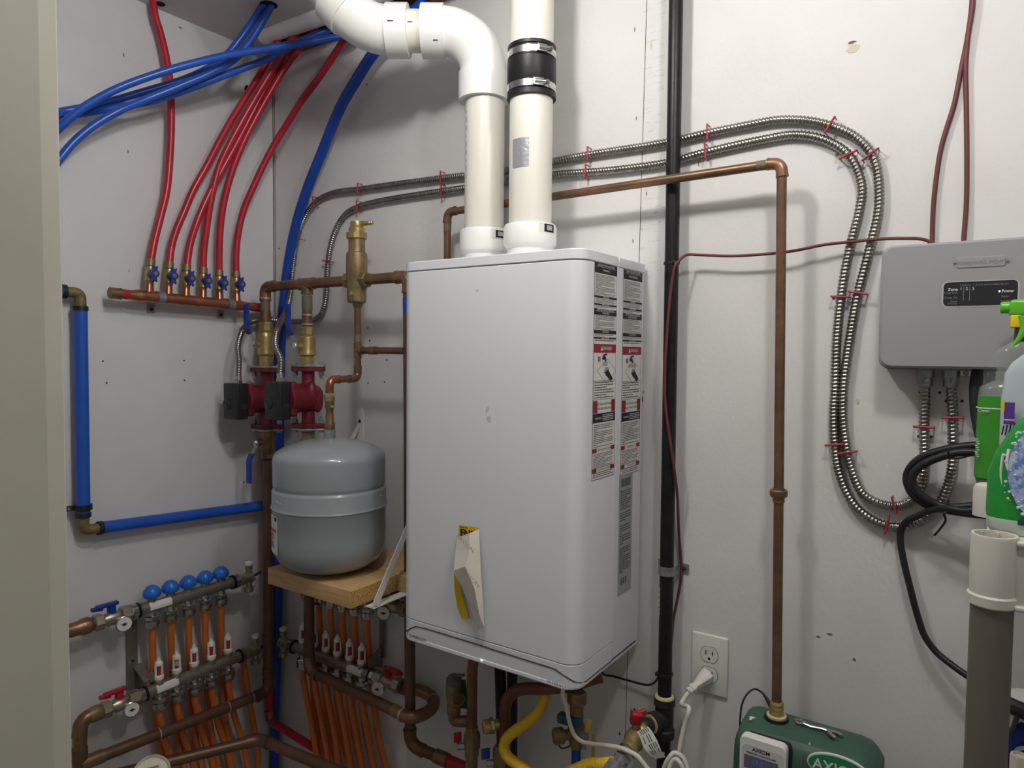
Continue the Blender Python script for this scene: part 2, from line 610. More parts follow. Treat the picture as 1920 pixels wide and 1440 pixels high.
# screw holes and scuffs on the boards
hm = MB()
for px, py in ((1592, 92), (1240, 1230), (1545, 1190)):
    pass
for px, py in ((193, 677), (345, 676), (200, 718), (346, 713), (457, 904)):
    p = l(px, py, .0006); hm.lathe([(.0022, 0), (.0022, .0004)], p, (1, 0, 0), 10)
for px, py in ((690, 615), (693, 639), (725, 675), (721, 716), (690, 718), (1725, 735), (1762, 736), (1774, 752), (1804, 752), (1722, 818), (1746, 819), (1662, 951), (688, 158), (1186, 1354), (1162, 1376), (1563, 559), (512, 376), (523, 466), (1190, 1330)):
    p = b(px, py, .0006); hm.lathe([(.0022, 0), (.0022, .0004)], p, (0, -1, 0), 10)
ho = flat('screw_hole', hm, M_HOLE, wall); ho['kind'] = 'stuff'
sm = MB()


def blob(mb, c, u, w, rx, ry, seed):
    rr = random.Random(seed)
    n = 14
    mb.prism([(cos(2 * pi * k / n) * rx * rr.uniform(.55, 1.1), sin(2 * pi * k / n) * ry * rr.uniform(.55, 1.1)) for k in range(n)], c, u, w, .0003)


for i, (px, py, rx, ry) in enumerate(((1598, 79, .007, .0025), (1556, 1189, .005, .002), (1534, 1194, .004, .002), (1602, 1237, .003, .003), (1190, 55, .0012, .006), (1212, 364, .0012, .006), (1187, 452, .0012, .005), (1193, 222, .0012, .006), (1205, 748, .002, .007), (1207, 735, .0012, .003), (1310, 306, .001, .007), (1183, 1333, .0014, .006), (1162, 1375, .0014, .006), (1570, 290, .004, .003))):
    blob(sm, b(px, py, .0004), (1, 0, 0), (0, 0, 1), rx, ry, i)
for i, (px, py, rx, ry) in enumerate(((232, 103, .0014, .006), (240, 284, .0014, .005), (242, 508, .0012, .005), (338, 52, .006, .002))):
    blob(sm, l(px, py, .0004), (0, 1, 0), (0, 0, 1), rx, ry, i + 40)
so = flat('scuff_mark', sm, M_SCUFF, wall); so['kind'] = 'stuff'
sm = MB()
for i, (px, py, rx, ry) in enumerate(((1600, 92, .012, .009), (1570, 297, .007, .0092), (1587, 487, .004, .005), (1602, 533, .004, .006), (1608, 752, .004, .005), (1221, 85, .003, .01))):
    blob(sm, b(px, py, .0003), (1, 0, 0), (0, 0, 1), rx, ry, i + 80)
so = flat('tan_stain', sm, mat('stain', (206, 198, 182), .8), wall); so['kind'] = 'stuff'
# ragged hole in the corner board
hb = MB(); blob(hb, l(464, 170, .0005), (0, 1, 0), (0, 0, 1), .012, .018, 5)
hc = flat('wall_hole', hb, M_DARK, wl)

# =================================================================== WATER HEATER
HX0, HX1, HF, HB, HZ0, HZ1 = .744, 1.156, -.265, -.010, .865, 1.626
HS = -.127


def rrect(x0, x1, yb, yf, r, n=8):
    p = [(x0, yb), (x1, yb)]
    p += [(x1 - r + r * cos(-pi / 2 * k / n), yf + r + r * sin(-pi / 2 * k / n)) for k in range(n + 1)]
    p += [(x0 + r - r * sin(pi / 2 * k / n), yf + r - r * cos(pi / 2 * k / n)) for k in range(n + 1)]
    return p


heater = thing('water_heater', 'white wall hung tankless water heater with warning labels down its right side', 'water heater', ((HX0 + HX1) / 2, -.13, HZ0))
e = .0004
obj('back_casing', MB().prism([(HX0, HB), (HX1 - .0015, HB), (HX1 - .0015, HS + .002), (HX0, HS + .002)], (0, 0, HZ0 + .01), (1, 0, 0), (0, 1, 0), HZ1 - HZ0 - .028), M_ENAMEL2, heater, bev=.001)
obj('front_cover', MB().prism(rrect(HX0, HX1, HS, HF, .03), (0, 0, HZ0 + .045), (1, 0, 0), (0, 1, 0), HZ1 - HZ0 - .045 - .0195), M_ENAMEL, heater, bev=.0012)
obj('lid', MB().prism(rrect(HX0 - .0005, HX1 + .0005, HS - .001, HF - .0008, .03), (0, 0, HZ1 - .018), (1, 0, 0), (0, 1, 0), .018), M_ENAMEL, heater, bev=.0015)
obj('rear_lid', MB().box(((HX0 + HX1) / 2, (HB + HS + .004) / 2, HZ1 - .0095), (HX1 - HX0 + .001, HS * -1 + HB - .004, .017), bev=.001), M_ENAMEL2, heater)
obj('bottom_cover', MB().prism(rrect(HX0, HX1, HS - .002, HF, .03), (0, 0, HZ0 + .003), (1, 0, 0), (0, 1, 0), .0408), M_ENAMEL2, heater, bev=.0012)
obj('control_strip', MB().prism(rrect(HX0 + .001, HX1 - .0015, HB, HF - .0009, .031), (0, 0, HZ0), (1, 0, 0), (0, 1, 0), .009), M_ENAMEL, heater, bev=.002)
# chin line on the front
ch = [b(px, py, -HF + .0002) for px, py in ((761, 1184), (766, 1181), (772, 1177), (780, 1174.5), (800, 1179), (880, 1203.5), (980, 1235.5), (1030, 1251), (1042, 1255.5), (1052, 1263))]
ch += [V((HX1 - .018, HF + .0018, .887)), V((HX1 - .009, HF + .0085, .8805)), V((HX1 - .003, HF + .018, .877)), V((HX1, HF + .032, .8745)), V((HX1, -.2, .8745)), V((HX1, HS - .004, .8745)), V((HX1 - .0012, HS + .004, .8745)), V((HX1 - .0012, -.02, .8745))]
obj('chin_seam', MB().tube(ch, .0011, 8), M_SEAMD, heater)
# little lettering on the chin
text('lettering', 'SUPERFLOW', b(767, 1191.5, -HF + .0015), (1, 0, .0), (0, 0, 1), .0082, M_INK, heater, ext=.0001)
text('lettering', 'I N T E R G A S', b(1026, 1276.5, -HF + .0015), (1, 0, .0), (0, 0, 1), .0058, M_INK, heater, ext=.0001)
lp = b(903, 1238, -HF + .0012)
obj('status_light', MB().lathe([(.0016, 0), (.0016, .0006)], lp, (0, -1, 0), 12), M_LED, heater)
# scuffs on the face
sc = MB()
for i, (px, py, rx, ry) in enumerate(((915, 765, .003, .004), (917, 785, .005, .006), (895, 545, .003, .003), (912, 770, .002, .006))):
    blob(sc, b(px, py, -HF + .0003), (1, 0, 0), (0, 0, 1), rx, ry, i + 9)
obj('scuff', sc, mat('enamel scuff', (206, 207, 208), .7), heater, smooth=False)


def textlines(mb, o, u, w, width, z0, z1, n, lw=.62, seed=1, ragged=True, para=None):
    """n rows of unreadable small print between w-heights z0 (top) and z1"""
    rr = random.Random(seed)
    st = (z0 - z1) / n
    for i in range(n):
        if para and i % para == para - 1:
            mx = rr.uniform(.15, .75)
        else:
            mx = rr.uniform(.9, 1) if ragged else 1
        a = 0.0
        y = z0 - st * (i + .5)
        while a < width * mx:
            wd = min(rr.uniform(.004, .011), width * mx - a)
            if wd > .0015:
                mb.quad(o, u, w, a, a + wd, y - st * lw * .5, y + st * lw * .5)
            a += wd + .0011


def warning_label(name, y0, y1, ztop, zbot, seed, french=False):
    """tall label on the right side of the heater; reading direction is +Y"""
    X = HX1 + .0002 if y0 < -.12 else HX1 - .0012
    o = V((X, y0, 0)); u = V((0, 1, 0)); w = V((0, 0, 1)); W = y1 - y0
    H = ztop - zbot
    nrm = V((1, 0, 0))
    lab = flat(name, MB().quad(o + nrm * .0003, u, w, 0, W, zbot, ztop), M_PAPER, heater)
    blk, red, ink, wht = MB(), MB(), MB(), MB()
    o1 = o + nrm * .0006; o2 = o + nrm * .0009

    def Z(f):
        return ztop - H * f
    bars = [(0, .045), (.148, .158), (.184, .192), (.208, .236), (.305, .322), (.338, .346)]
    for a, c in bars:
        blk.quad(o1, u, w, 0, W, Z(c), Z(a))
    words1 = ['INSTALLATION GUIDELINES', 'WARNING', 'DANGER', 'IMPORTANT', 'WARNING', 'CAUTION', 'ELECTRICAL']
    if french:
        words1 = ['DIRECTIVES INSTALLATION', 'AVERTISSEMENT', 'DANGER', 'IMPORTANT', 'AVERTISSEMENT', 'ATTENTION', 'ELECTRIQUE']
    for (f, wd, sz) in ((.008, words1[0], .0052), (.030, words1[1], .0055), (.153, words1[2], .0055), (.188, words1[3], .005), (.213, words1[0], .0052), (.227, words1[4], .0055), (.3135, words1[5], .0055), (.342, words1[6], .005)):
        text('lettering', wd, o2 + u * (W / 2) + w * Z(f), u, w, sz, M_TXT, lab, align='CENTER', ext=0)
    wht.quad(o2, u, w, W * .05, W * .95, Z(.0165), Z(.0155))
    wht.quad(o2, u, w, W * .05, W * .95, Z(.2195), Z(.2185))
    for a, c, n in ((.05, .145, 17), (.16, .182, 4), (.193, .206, 2), (.238, .303, 12), (.324, .336, 2), (.348, .358, 1)):
        textlines(ink, o1 + u * W * .05, u, w, W * .9, Z(a), Z(c), n, lw=.42, seed=seed + n, para=5 if n > 3 else 2)
    # danger panel
    red.quad(o1, u, w, 0, W, Z(.410), Z(.370))
    text('lettering', 'DANGER', o2 + u * W * .6 + w * Z(.390), u, w, .0088, M_TXT, lab, align='CENTER', ext=0)
    wht.add([o2 + u * W * .30 + w * Z(.400), o2 + u * W * .40 + w * Z(.400), o2 + u * W * .35 + w * Z(.379)], [(0, 1, 2)])
    # hot tap and hand pictogram
    pic = MB()
    for dx in (.2, .26):
        pic.quad(o1, u, w, W * dx, W * (dx + .035), Z(.452), Z(.428))
    pic.quad(o1, u, w, W * .38, W * .54, Z(.443), Z(.428)); pic.quad(o1, u, w, W * .42, W * .5, Z(.430), Z(.417))
    pic.quad(o1, u, w, W * .48, W * .6, Z(.422), Z(.414)); pic.quad(o1, u, w, W * .5, W * .56, Z(.452), Z(.44))
    hx, hz = W * .6, Z(.505)
    pic.prism([(.012, -.014), (.022, -.010), (.006, .004), (.0, .006), (-.007, .003), (-.008, -.003), (.0, -.006)], o1 + u * (hx + .002) + w * (hz - .001), u, w, .0001)
    for k in range(5):
        a = radians(100 + k * 17)
        p0 = o1 + u * (hx + .005 - .0024 * k) + w * (hz + .003 - .0008 * k)
        d = u * cos(a) + w * sin(a); q = nrm.cross(d)
        L = (.007, .0095, .0105, .0095, .007)[k]
        pic.add([p0 + q * .0012, p0 - q * .0012, p0 + d * L - q * .0008, p0 + d * L + q * .0008], [(0, 1, 2, 3)])
    flat('hot_water_pictogram', pic, M_INK, lab)
    text('lettering', 'HOT' if not french else 'CHAUD', o2 + u * W * .52 + w * Z(.464), u, w, .010, M_INKG, lab, align='CENTER', ext=0)
    dm = MB()
    cx, cz, rr = W * .58, Z(.495), W * .42
    pts = [(cx - rr, cz), (cx, cz + rr * .62), (cx + rr, cz), (cx, cz - rr * .62)]
    for i in range(4):
        a, c = pts[i], pts[(i + 1) % 4]
        A = o1 + u * a[0] + w * a[1]; B2 = o1 + u * c[0] + w * c[1]
        q = nrm.cross((B2 - A).normalized()) * .0003
        dm.add([A + q, A - q, B2 - q, B2 + q], [(0, 1, 2, 3)])
    textlines(ink, o1 + u * W * .05, u, w, W * .9, Z(.542), Z(.624), 7, lw=.4, seed=seed + 70, para=3)
    # lighting instructions
    red.quad(o1, u, w, 0, W * .2, Z(.690), Z(.632)); red.quad(o1, u, w, W * .82, W, Z(.690), Z(.632))
    t3 = ['FOR YOUR SAFETY READ', 'BEFORE OPERATING'] if not french else ['POUR VOTRE SECURITE', 'LISEZ AVANT METTRE']
    text('lettering', t3[0], o2 + u * W * .51 + w * Z(.650), u, w, .0056, M_INK, lab, align='CENTER', ext=0)
    text('lettering', t3[1], o2 + u * W * .51 + w * Z(.671), u, w, .0056, M_INK, lab, align='CENTER', ext=0)
    blk.quad(o1, u, w, 0, W, Z(.735), Z(.692))
    text('lettering', 'WARNING', o2 + u * W * .24 + w * Z(.715), u, w, .0052, M_TXT, lab, align='CENTER', ext=0)
    textlines(wht, o2 + u * W * .42, u, w, W * .54, Z(.698), Z(.730), 4, lw=.4, seed=seed + 3)
    for a, c, n in ((.742, .850, 13), (.878, .950, 10), (.965, .992, 3)):
        textlines(ink, o1 + u * W * .05, u, w, W * .9, Z(a), Z(c), n, lw=.4, seed=seed + 20 + n, para=4)
    for f, s in ((.864, 'OPERATING INSTRUCTIONS' if not french else 'INSTRUCTIONS'), (.957, 'TO TURN OFF GAS TO APPLIANCE' if not french else 'COUPER LE GAZ')):
        red.quad(o1, u, w, 0, W * .19, Z(f + .010), Z(f - .010)); red.quad(o1, u, w, W * .81, W, Z(f + .010), Z(f - .010))
        text('lettering', s, o2 + u * W * .5 + w * Z(f), u, w, .0044, M_INK, lab, align='CENTER', ext=0, squash=.9)
    # outline
    for a0, a1, c0, c1 in ((0, .0007, zbot, ztop), (W - .0007, W, zbot, ztop), (0, W, zbot, zbot + .0007), (0, W, Z(.628), Z(.6265)), (0, W, Z(.5415), Z(.540))):
        dm.quad(o1, u, w, a0, a1, c0, c1)
    each_piece('black_band', blk, M_INK, lab); each_piece('red_band', red, M_LRED, lab)
    flat('small_print', ink, M_INKG, lab); flat('white_print', wht, M_TXT, lab); flat('rule_line', dm, M_INK, lab)
    return lab


warning_label('warning_label', -.222, -.1345, 1.606, 1.2265, 11)
warning_label('warning_label', -.1035, -.019, 1.606, 1.218, 31, True)
# grey rating plate
o = V((HX1 - .0013, -.108, 0)); u = V((0, 1, 0)); w = V((0, 0, 1))
rp = flat('rating_plate', MB().quad(o + V((.0002, 0, 0)), u, w, 0, .060, .988, 1.222), M_PAPERG, heater)
ik = MB()
oo = o + V((.0005, 0, 0))
xx = .008
rr = random.Random(3)
while xx < .050:
    wd = rr.choice((.0008, .0012, .002)); ik.quad(oo, u, w, xx, xx + wd, 1.196, 1.212); xx += wd + rr.choice((.0008, .0014))
for a, c, n in ((1.19, 1.152, 9), (1.148, 1.13, 4), (1.124, 1.085, 8), (1.08, 1.03, 12)):
    textlines(ik, oo + u * .006, u, w, .048, a, c, n, seed=n, lw=.5, para=4)
for k in range(3):
    ik.quad(oo, u, w, .012 + .01 * k, .018 + .01 * k, 1.008, 1.02)
flat('small_print', ik, mat('plate ink', (84, 92, 92), .6), rp)

# peeling energy label
st = thing('energy_sticker', 'yellow energy label curling off heater front, its white release paper hanging loose', 'sticker', b(880, 1080, -HF))
yl = MB()
D0 = -HF + .0006


def bb(px, py, d):
    return b(px, py, -HF + d)


yl.add([bb(860, 984, .0006), bb(898, 989, .0006), bb(897, 1002, .0006), bb(861, 1010, .0006)], [(0, 1, 2, 3)])
yl2 = MB()
yl2.add([bb(851, 1073, .016), bb(858, 1088, .012), bb(868, 1120, .006), bb(880, 1160, .004), bb(866, 1160, .001), bb(858, 1140, .001), bb(852, 1105, .006)], [(0, 1, 6), (1, 2, 5, 6), (2, 3, 4, 5)])
ye = flat('yellow_label', yl, M_YELL, st)
flat('curled_label', yl2, M_YELL, st)
text('lettering', 'ENERGUIDE'[:3], bb(862.5, 998.5, .0012), (1, 0, -.02), (0, 0, 1), .019, M_INK, ye, ext=.0001, bold=.0006)
textlines(im := MB(), bb(862.5, 987.5, .0011) - V((0, 0, 0)), (1, 0, 0), (0, 0, 1), .02, .0012, -.0012, 1)
flat('small_print', im, M_INK, ye)
# release paper: folded sheet curling away from the face
A = [bb(898, 992, .002), bb(900, 1035, .005), bb(902, 1075, .0092), bb(906, 1130, .010), bb(908, 1176, .012), bb(900, 1180, .014)]
B_ = [bb(857, 1008, .004), bb(853, 1042, .014), bb(851, 1070, .030), bb(866, 1100, .022), bb(886, 1150, .016), bb(896, 1181, .014)]
Mid = [bb(880, 1000, .010), bb(880, 1035, .022), bb(872, 1062, .030), bb(890, 1105, .028), bb(898, 1150, .022), bb(899, 1181, .014)]
pv = A + Mid + B_
pf = []
for i in range(5):
    pf.append((i, i + 1, 7 + i, 6 + i)); pf.append((6 + i, 7 + i, 13 + i, 12 + i))
rl = obj('release_paper', MB().add(pv, pf), M_LINER, st, ang=25)
for s, px, py, d, sx in (('FASSON', 857, 1004, .018, 1), ('FASSON', 866, 1068, .031, 1), ('FASSO', 877, 1128, .0285, .8)):
    q = bb(px, py, d + .003)
    text('lettering', s, q, (1, -.02, -.72), (.58, 0, 1), .0125, mat('liner print', (176, 172, 164), .6) if 'liner print' not in MATS else MATS['liner print'], rl, ext=0, squash=sx)

# =================================================================== PVC VENTS
PR = .0418
lv = V((.8285, -.10, HZ1))
vent = thing('exhaust_vent_pipe', 'white and cream plastic vent pipe with elbow rising from heater top', 'vent pipe', lv)
zc = b(911, 432, .10).z
obj('coupling', MB().lathe([(.0445, 0), (.0445, .028), (.050, .034), (.0515, .038), (.0515, zc - HZ1 - .006), (.049, zc - HZ1), (.0425, zc - HZ1)], lv, (0, 0, 1), 40), M_PVC, vent)
P0 = V((lv.x - .004, lv.y, b(903, 61, .10).z))
zhub0 = b(908, 190, .10).z; zhub1 = b(908, 142, .10).z
obj('lower_pipe', MB().cyl((lv.x, lv.y, zc - .01), (lv.x, lv.y, zhub0 + .01), PR, seg=40), M_PVCC, vent)
uu = (h(740, 58, P0.z) - P0); uu.z = 0; uu.normalize()
RE = P0.z - zhub1
path, arcs = fillet([V((P0.x, P0.y, zhub1 - .3)), P0, P0 + uu * .4], RE * .96, 14)
em = MB().tube(arcs[0][2], .0485, 40)
em.cyl((P0.x, P0.y, zhub0), (P0.x, P0.y, zhub1 + .004), .0525, seg=40)
s0 = RE * .96
em.cyl(P0 + uu * (s0 - .004), P0 + uu * (s0 + .042), .0535, seg=40)
obj('elbow', em, M_PVC, vent)
pm = MB()
side = uu.cross(V((0, 0, 1)))
tr_c = P0 + uu * (s0 * .42)
obj('upper_pipe', MB().cyl(P0 + uu * (s0 + .03), P0 + uu * (s0 + .09), PR, seg=40), M_PVCC, vent)
s1 = s0 + .070
E0 = P0 + uu * (s1 + .088)
wv = (uu + V((0, 0, 1.0))).normalized()
path, arcs = fillet([P0 + uu * (s1 - .2), E0, E0 + wv * .4], .13, 14)
em = MB().tube(arcs[0][2], .0485, 40)
em.cyl(P0 + uu * s1, P0 + uu * (s1 + .045), .0535, seg=40)
e1 = arcs[0][1]
em.cyl(e1 - wv * .004, e1 + wv * .042, .0535, seg=40)
obj('bend', em, M_PVC, vent)
obj('top_pipe', MB().cyl(e1 + wv * .03, e1 + wv * .30, PR, seg=40), M_PVC, vent)
# pen ticks on the pipe
tk = MB()
for s, dz, wd in ((s0 + .062, .016, .010), (s1 + .03, .018, .012), (s0 + .01, -.02, .010)):
    q = P0 + uu * s + V((0, 0, dz)); nn = (CAM - q); nn -= uu * nn.dot(uu); nn.normalize()
    r_ = .0540 if s != s0 + .062 else PR + .0004
    c = P0 + uu * s
    dv = (V((0, 0, 1)) * dz / r_ + nn * (1 - (dz / r_) ** 2) ** .5).normalized()
    q = c + dv * (r_ + .0003)
    tk.box(q, (wd, .0018, .0008), Matrix((uu, uu.cross(dv).normalized(), dv)).transposed())
obj('pen_mark', tk, mat('violet ink', (60, 46, 130), .6), vent)

rv = V((.9725, -.143, HZ1))
vent2 = thing('intake_vent_pipe', 'cream plastic vent pipe with black rubber coupling, standing on right of heater top', 'vent pipe', rv)
zc2 = b(995, 423, .143).z
obj('coupling', MB().lathe([(.0445, 0), (.0445, .024), (.050, .030), (.052, .034), (.052, zc2 - HZ1 - .006), (.049, zc2 - HZ1), (.0425, zc2 - HZ1)], rv, (0, 0, 1), 40), M_PVC, vent2)
za, zb_ = b(993, 190, .143).z, b(993, 92, .143).z
obj('lower_pipe', MB().cyl((rv.x, rv.y, zc2 - .01), (rv.x, rv.y, za + .02), PR, seg=40), M_PVCC, vent2)
obj('upper_pipe', MB().cyl((rv.x, rv.y, zb_ - .02), (rv.x, rv.y, CEIL + .15), PR, seg=40), M_PVCC, vent2)
Hc = zb_ - za
rc = obj('rubber_coupling', MB().lathe([(.043, 0), (.0475, .001), (.0475, .010), (.0455, .013), (.0455, .026), (.0475, .030), (.0475, Hc - .028), (.0455, Hc - .026), (.0455, Hc - .008), (.0470, Hc - .006), (.0470, Hc), (.043, Hc)], (rv.x, rv.y, za), (0, 0, 1), 44), M_RUB, vent2)
for zz, ang in ((za + .0195, -42), (zb_ - .0175, -34)):
    cl = obj('hose_clamp', MB().lathe([(.0456, -.0062), (.0472, -.0062), (.0472, .0062), (.0456, .0062)], (rv.x, rv.y, zz), (0, 0, 1), 44), M_STEEL, rc)
    a = radians(ang); dv = V((cos(a), sin(a), 0)); tv = V((-sin(a), cos(a), 0))
    R3 = Matrix((tv, V((0, 0, 1)), -dv)).transposed()
    q = V((rv.x, rv.y, zz)) + dv * .049
    mb = MB().box(q, (.020, .014, .0045), R3, bev=.001).cyl(q - tv * .008 + dv * .002, q + tv * .013 + dv * .002, .0042, seg=12).hexn(q + tv * .013 + dv * .002, q + tv * .020 + dv * .002, .0046)
    for k in range(14):
        aa = radians(ang + 18 + k * 5); d2 = V((cos(aa), sin(aa), 0)); t2 = V((-sin(aa), cos(aa), 0))
        mb.box(V((rv.x, rv.y, zz)) + d2 * .0473, (.0016, .008, .0006), Matrix((t2, V((0, 0, 1)), -d2)).transposed())
    obj('worm_screw', mb, M_STEEL, cl)


def patch(name, c, r, a0, a1, z0, z1, m, par, n=8):
    mb = MB()
    vs = []
    for k in range(n + 1):
        a = radians(a0 + (a1 - a0) * k / n)
        for z in (z0, z1):
            vs.append((c.x + r * cos(a), c.y + r * sin(a), z))
    mb.add(vs, [(2 * k, 2 * k + 2, 2 * k + 3, 2 * k + 1) for k in range(n)])
    return obj(name, mb, m, par)


zt0, zt1 = b(973, 318, .17).z, b(973, 264, .17).z
patch('foil_tape', rv, PR + .0005, -112, -62, zt0, zt1, M_FOIL, vent2)
for vv, cc, zz in ((vent, lv, b(940, 441, .10).z), (vent2, rv, b(1028, 433, .13).z)):
    lb = patch('sticker', cc, .0521, -38, 4, zz - .009, zz + .009, M_PAPER, vv)
    patch('sticker_print', cc, .0524, -26, 2, zz - .0075, zz + .0075, M_INK, lb)
    patch('sticker_emblem', cc, .0527, -20, -4, zz - .004, zz + .005, M_PAPERG, lb)
# printed line on the left pipe
pr = MB()
for k in range(9):
    zz = b(880, 215 + k * 15, .12).z
    a = radians(-118)
    pr.box(V((lv.x + (PR + .0004) * cos(a), lv.y + (PR + .0004) * sin(a), zz)), (.001, .0005, .010 if k % 3 else .004), Euler((0, 0, a + pi / 2)))
obj('pipe_print', pr, M_INKG, vent)

# =================================================================== PEX TUBES
RP = .0088


def wall_path(spec, d0, d1, ex=1.6, f=l):
    n = len(spec)
    return [f(px, py, d0 + (d1 - d0) * (i / (n - 1)) ** ex) for i, (px, py) in enumerate(spec)]


def mixed(spec, dl, db0, db1, ex=1.5):
    n = len(spec)
    out = []
    for i, (px, py) in enumerate(spec):
        t = i / (n - 1)
        p = l(px, py, dl[0] + (dl[1] - dl[0]) * t ** ex)
        db = db0 + (db1 - db0) * t
        if p.y > -db:
            p = b(px, py, db)
        out.append(p)
    ts = [(p - CAM).length / ray(*q).length for p, q in zip(out, spec)]
    for _ in range(4):
        ts = [ts[0]] + [(ts[i - 1] + 2 * ts[i] + ts[i + 1]) / 4 for i in range(1, n - 1)] + [ts[-1]]
    return [CAM + ray(*q) * t for q, t in zip(spec, ts)]


def hx(px, py, z=CEIL):
    return h(px, py, z).x


def pex(spec, d0, d1, r, m, name, label, up=None, ex=1.6, group=None):
    P = mixed(spec, (d0, d1), .05, .05, ex)
    if m is M_BLUE:      # the tubes carry on along the wall past the door jamb
        q = (P[0] - P[1]).normalized()
        P = [V((P[0].x, P[0].y - .55, P[0].z + q.z * .25)), V((P[0].x, P[0].y - .22, P[0].z + q.z * .16))] + P
    if up:
        P.append(P[-1] + V(up))
    return flex(P, r, m, name, label, 'pipe', group)


REDS = [
    ([(282.5, 490), (290, 450), (300, 410), (312, 360), (318, 300), (321, 220), (319, 160), (311, 105), (300, 60), (289, 20)], .028, (.0, 0, .12), 'leftmost red tube, standing apart and running straight up left wall into ceiling'),
    ([(317.5, 495), (321, 465), (331, 430), (346, 395), (362, 357), (387, 312), (412, 264), (437, 220), (462, 180), (487, 140), (505, 108), (520, 78), (528, 58)], hx(528, 60), (.01, .02, .1), 'second red tube from left at copper manifold, left edge of the bundle'),
    ([(350, 500), (356, 460), (368, 420), (380, 390), (396, 356), (420, 312), (443, 270), (464, 230), (490, 180), (512, 140), (530, 107), (547, 72), (556, 50)], hx(556, 52), (.01, .02, .1), 'third red tube from left at copper manifold, crossing in front of the fourth'),
    ([(381, 505), (382, 470), (387, 430), (392, 395), (399, 358), (410, 315), (428, 275), (452, 230), (478, 185), (505, 140), (525, 108), (548, 74), (566, 48)], hx(566, 52), (.01, .03, .1), 'fourth red tube from left at copper manifold, tucked behind the third'),
    ([(411, 510), (411, 470), (413, 430), (417, 395), (424, 360), (437, 315), (455, 270), (478, 224), (505, 176), (535, 126), (560, 92), (582, 62), (596, 42)], hx(596, 50), (.01, .03, .1), 'fifth red tube from left at copper manifold, right edge of the bundle'),
    ([(442.5, 512), (443, 470), (448, 430), (458, 390), (470, 362), (490, 318), (515, 270), (540, 230), (565, 190), (595, 150), (622, 110), (643, 78), (658, 52)], hx(655, 56), (.02, .02, .1), 'rightmost red tube, running alone to the ceiling behind white elbow'),
]
for i, (sp, d1, up, lab) in enumerate(REDS):
    pex(sp, .036, d1, RP, M_RED, 'red_pex_tube', lab, up, 2.0 if i else 1.0, 'red tubes rising from the copper manifold')

BR = .0086
pex([(96, 252), (112, 238), (130, 222), (162, 198), (212, 170), (275, 145), (350, 122), (425, 104), (500, 91), (580, 78), (640, 68), (668, 63)], .085, hx(668, 63, CEIL - .02), BR, M_BLUE, 'blue_pex_tube', 'uppermost blue tube, bright and sweeping from left edge to white elbow', (.06, .02, .06), 1.3, 'blue tubes across the upper left')
pex([(96, 214), (112, 210), (150, 203), (200, 192), (270, 172), (345, 149), (392, 127), (424, 104), (448, 76), (471, 44), (487, 20), (498, 2)], .060, hx(496, 8), BR, M_BLUE, 'blue_pex_tube', 'blue tube bending up into ceiling slot, left one of the pair there', (.01, .0, .1), 1.7, 'blue tubes across the upper left')
pex([(96, 223), (112, 219), (200, 205), (280, 190), (330, 175), (400, 149), (450, 130), (500, 111), (545, 86), (590, 66), (628, 48)], .050, hx(628, 48, CEIL), BR, M_BLUE, 'blue_pex_tube', 'blue tube running just below the uppermost one then behind it into ceiling gap', (.04, .02, .05), 1.5, 'blue tubes across the upper left')
pex([(96, 314), (112, 298), (137, 268), (175, 236), (225, 207), (275, 186), (340, 160), (400, 134), (440, 110), (470, 76), (492, 40), (510, 4)], .075, hx(508, 10), BR, M_BLUE, 'blue_pex_tube', 'lowest blue tube at left edge, ending as right one of ceiling slot pair', (.01, .0, .1), 1.6, 'blue tubes across the upper left')
sl = MB(); q = h(504, 9, CEIL - .0006); sl.lathe([(.021, 0), (.021, .0003)], q, (0, 0, -1), 20)
flat('ceiling_slot', sl, M_DARK, bpy.data.objects['ceiling'])
sl = MB(); q = h(287, 14, CEIL - .0006); sl.lathe([(.012, 0), (.012, .0003)], V((.03, q.y, q.z)), (0, 0, -1), 20)
flat('ceiling_slot', sl, M_DARK, bpy.data.objects['ceiling'])

# thick dark blue riser in the corner
bp_ = [b(798, 2, .05), b(750, 45, .06), b(702, 98, .06), (b(668, 150, .055)), b(638, 202, .05), b(604, 285, .04), b(574, 360, .034), b(553, 430, .030), b(539, 505, .028), b(531, 580, .028), b(526, 660, .027), b(524, 760, .026), b(523, 880, .026), b(522, 1000, .026), b(521, 1120, .026), b(518, 1250, .026), b(515, 1350, .026), b(514, 1480, .026)]
flex(bp_, .0136, M_BLUED, 'blue_pex_riser', 'thick dark blue riser curving from ceiling gap down the wall corner', 'pipe')

# blue supply loop on the left wall
bs = thing('blue_supply_pipe', 'thick blue pipe bent in square U with brass elbows on left wall', 'pipe', l(157, 990, .03))
R1 = .0142
pa, pb, pc, pd = l(96, 541, .03) + V((0, -.55, 0)), l(150.5, 549, .03), l(157, 994, .03), l(500, 947, .03)
for a, c, t0, t1 in ((pa, pb, 0, .03), (pb, pc, .03, .03), (pc, pd, .03, 0)):
    d = (c - a).normalized()
    obj('pipe', MB().cyl(a + d * t0, c - d * t1, R1, seg=20), M_BLUE, bs)
for a, c, d2 in ((pb, pa, pc), (pc, pb, pd)):
    da = (c - a).normalized(); dc = (d2 - a).normalized()
    path, arcs = fillet([a + da * .03, a, a + dc * .03], .013)
    obj('elbow', MB().tube(path, .0118, 16), M_BRASSD, bs)
    for dd in (da, dc):
        obj('crimp_ring', MB().cyl(a + dd * .030, a + dd * .040, .0158, seg=20), M_BLKP, bs)
q = l(156, 951, .03)
cl = thing('pipe_clamp', 'small black plastic clamp holding blue pipe near its lower elbow', 'clamp', q)
obj('band', MB().lathe([(.0146, -.006), (.0185, -.006), (.0185, .006), (.0146, .006)], q, (0, 0, 1), 20), M_BLKP, cl)
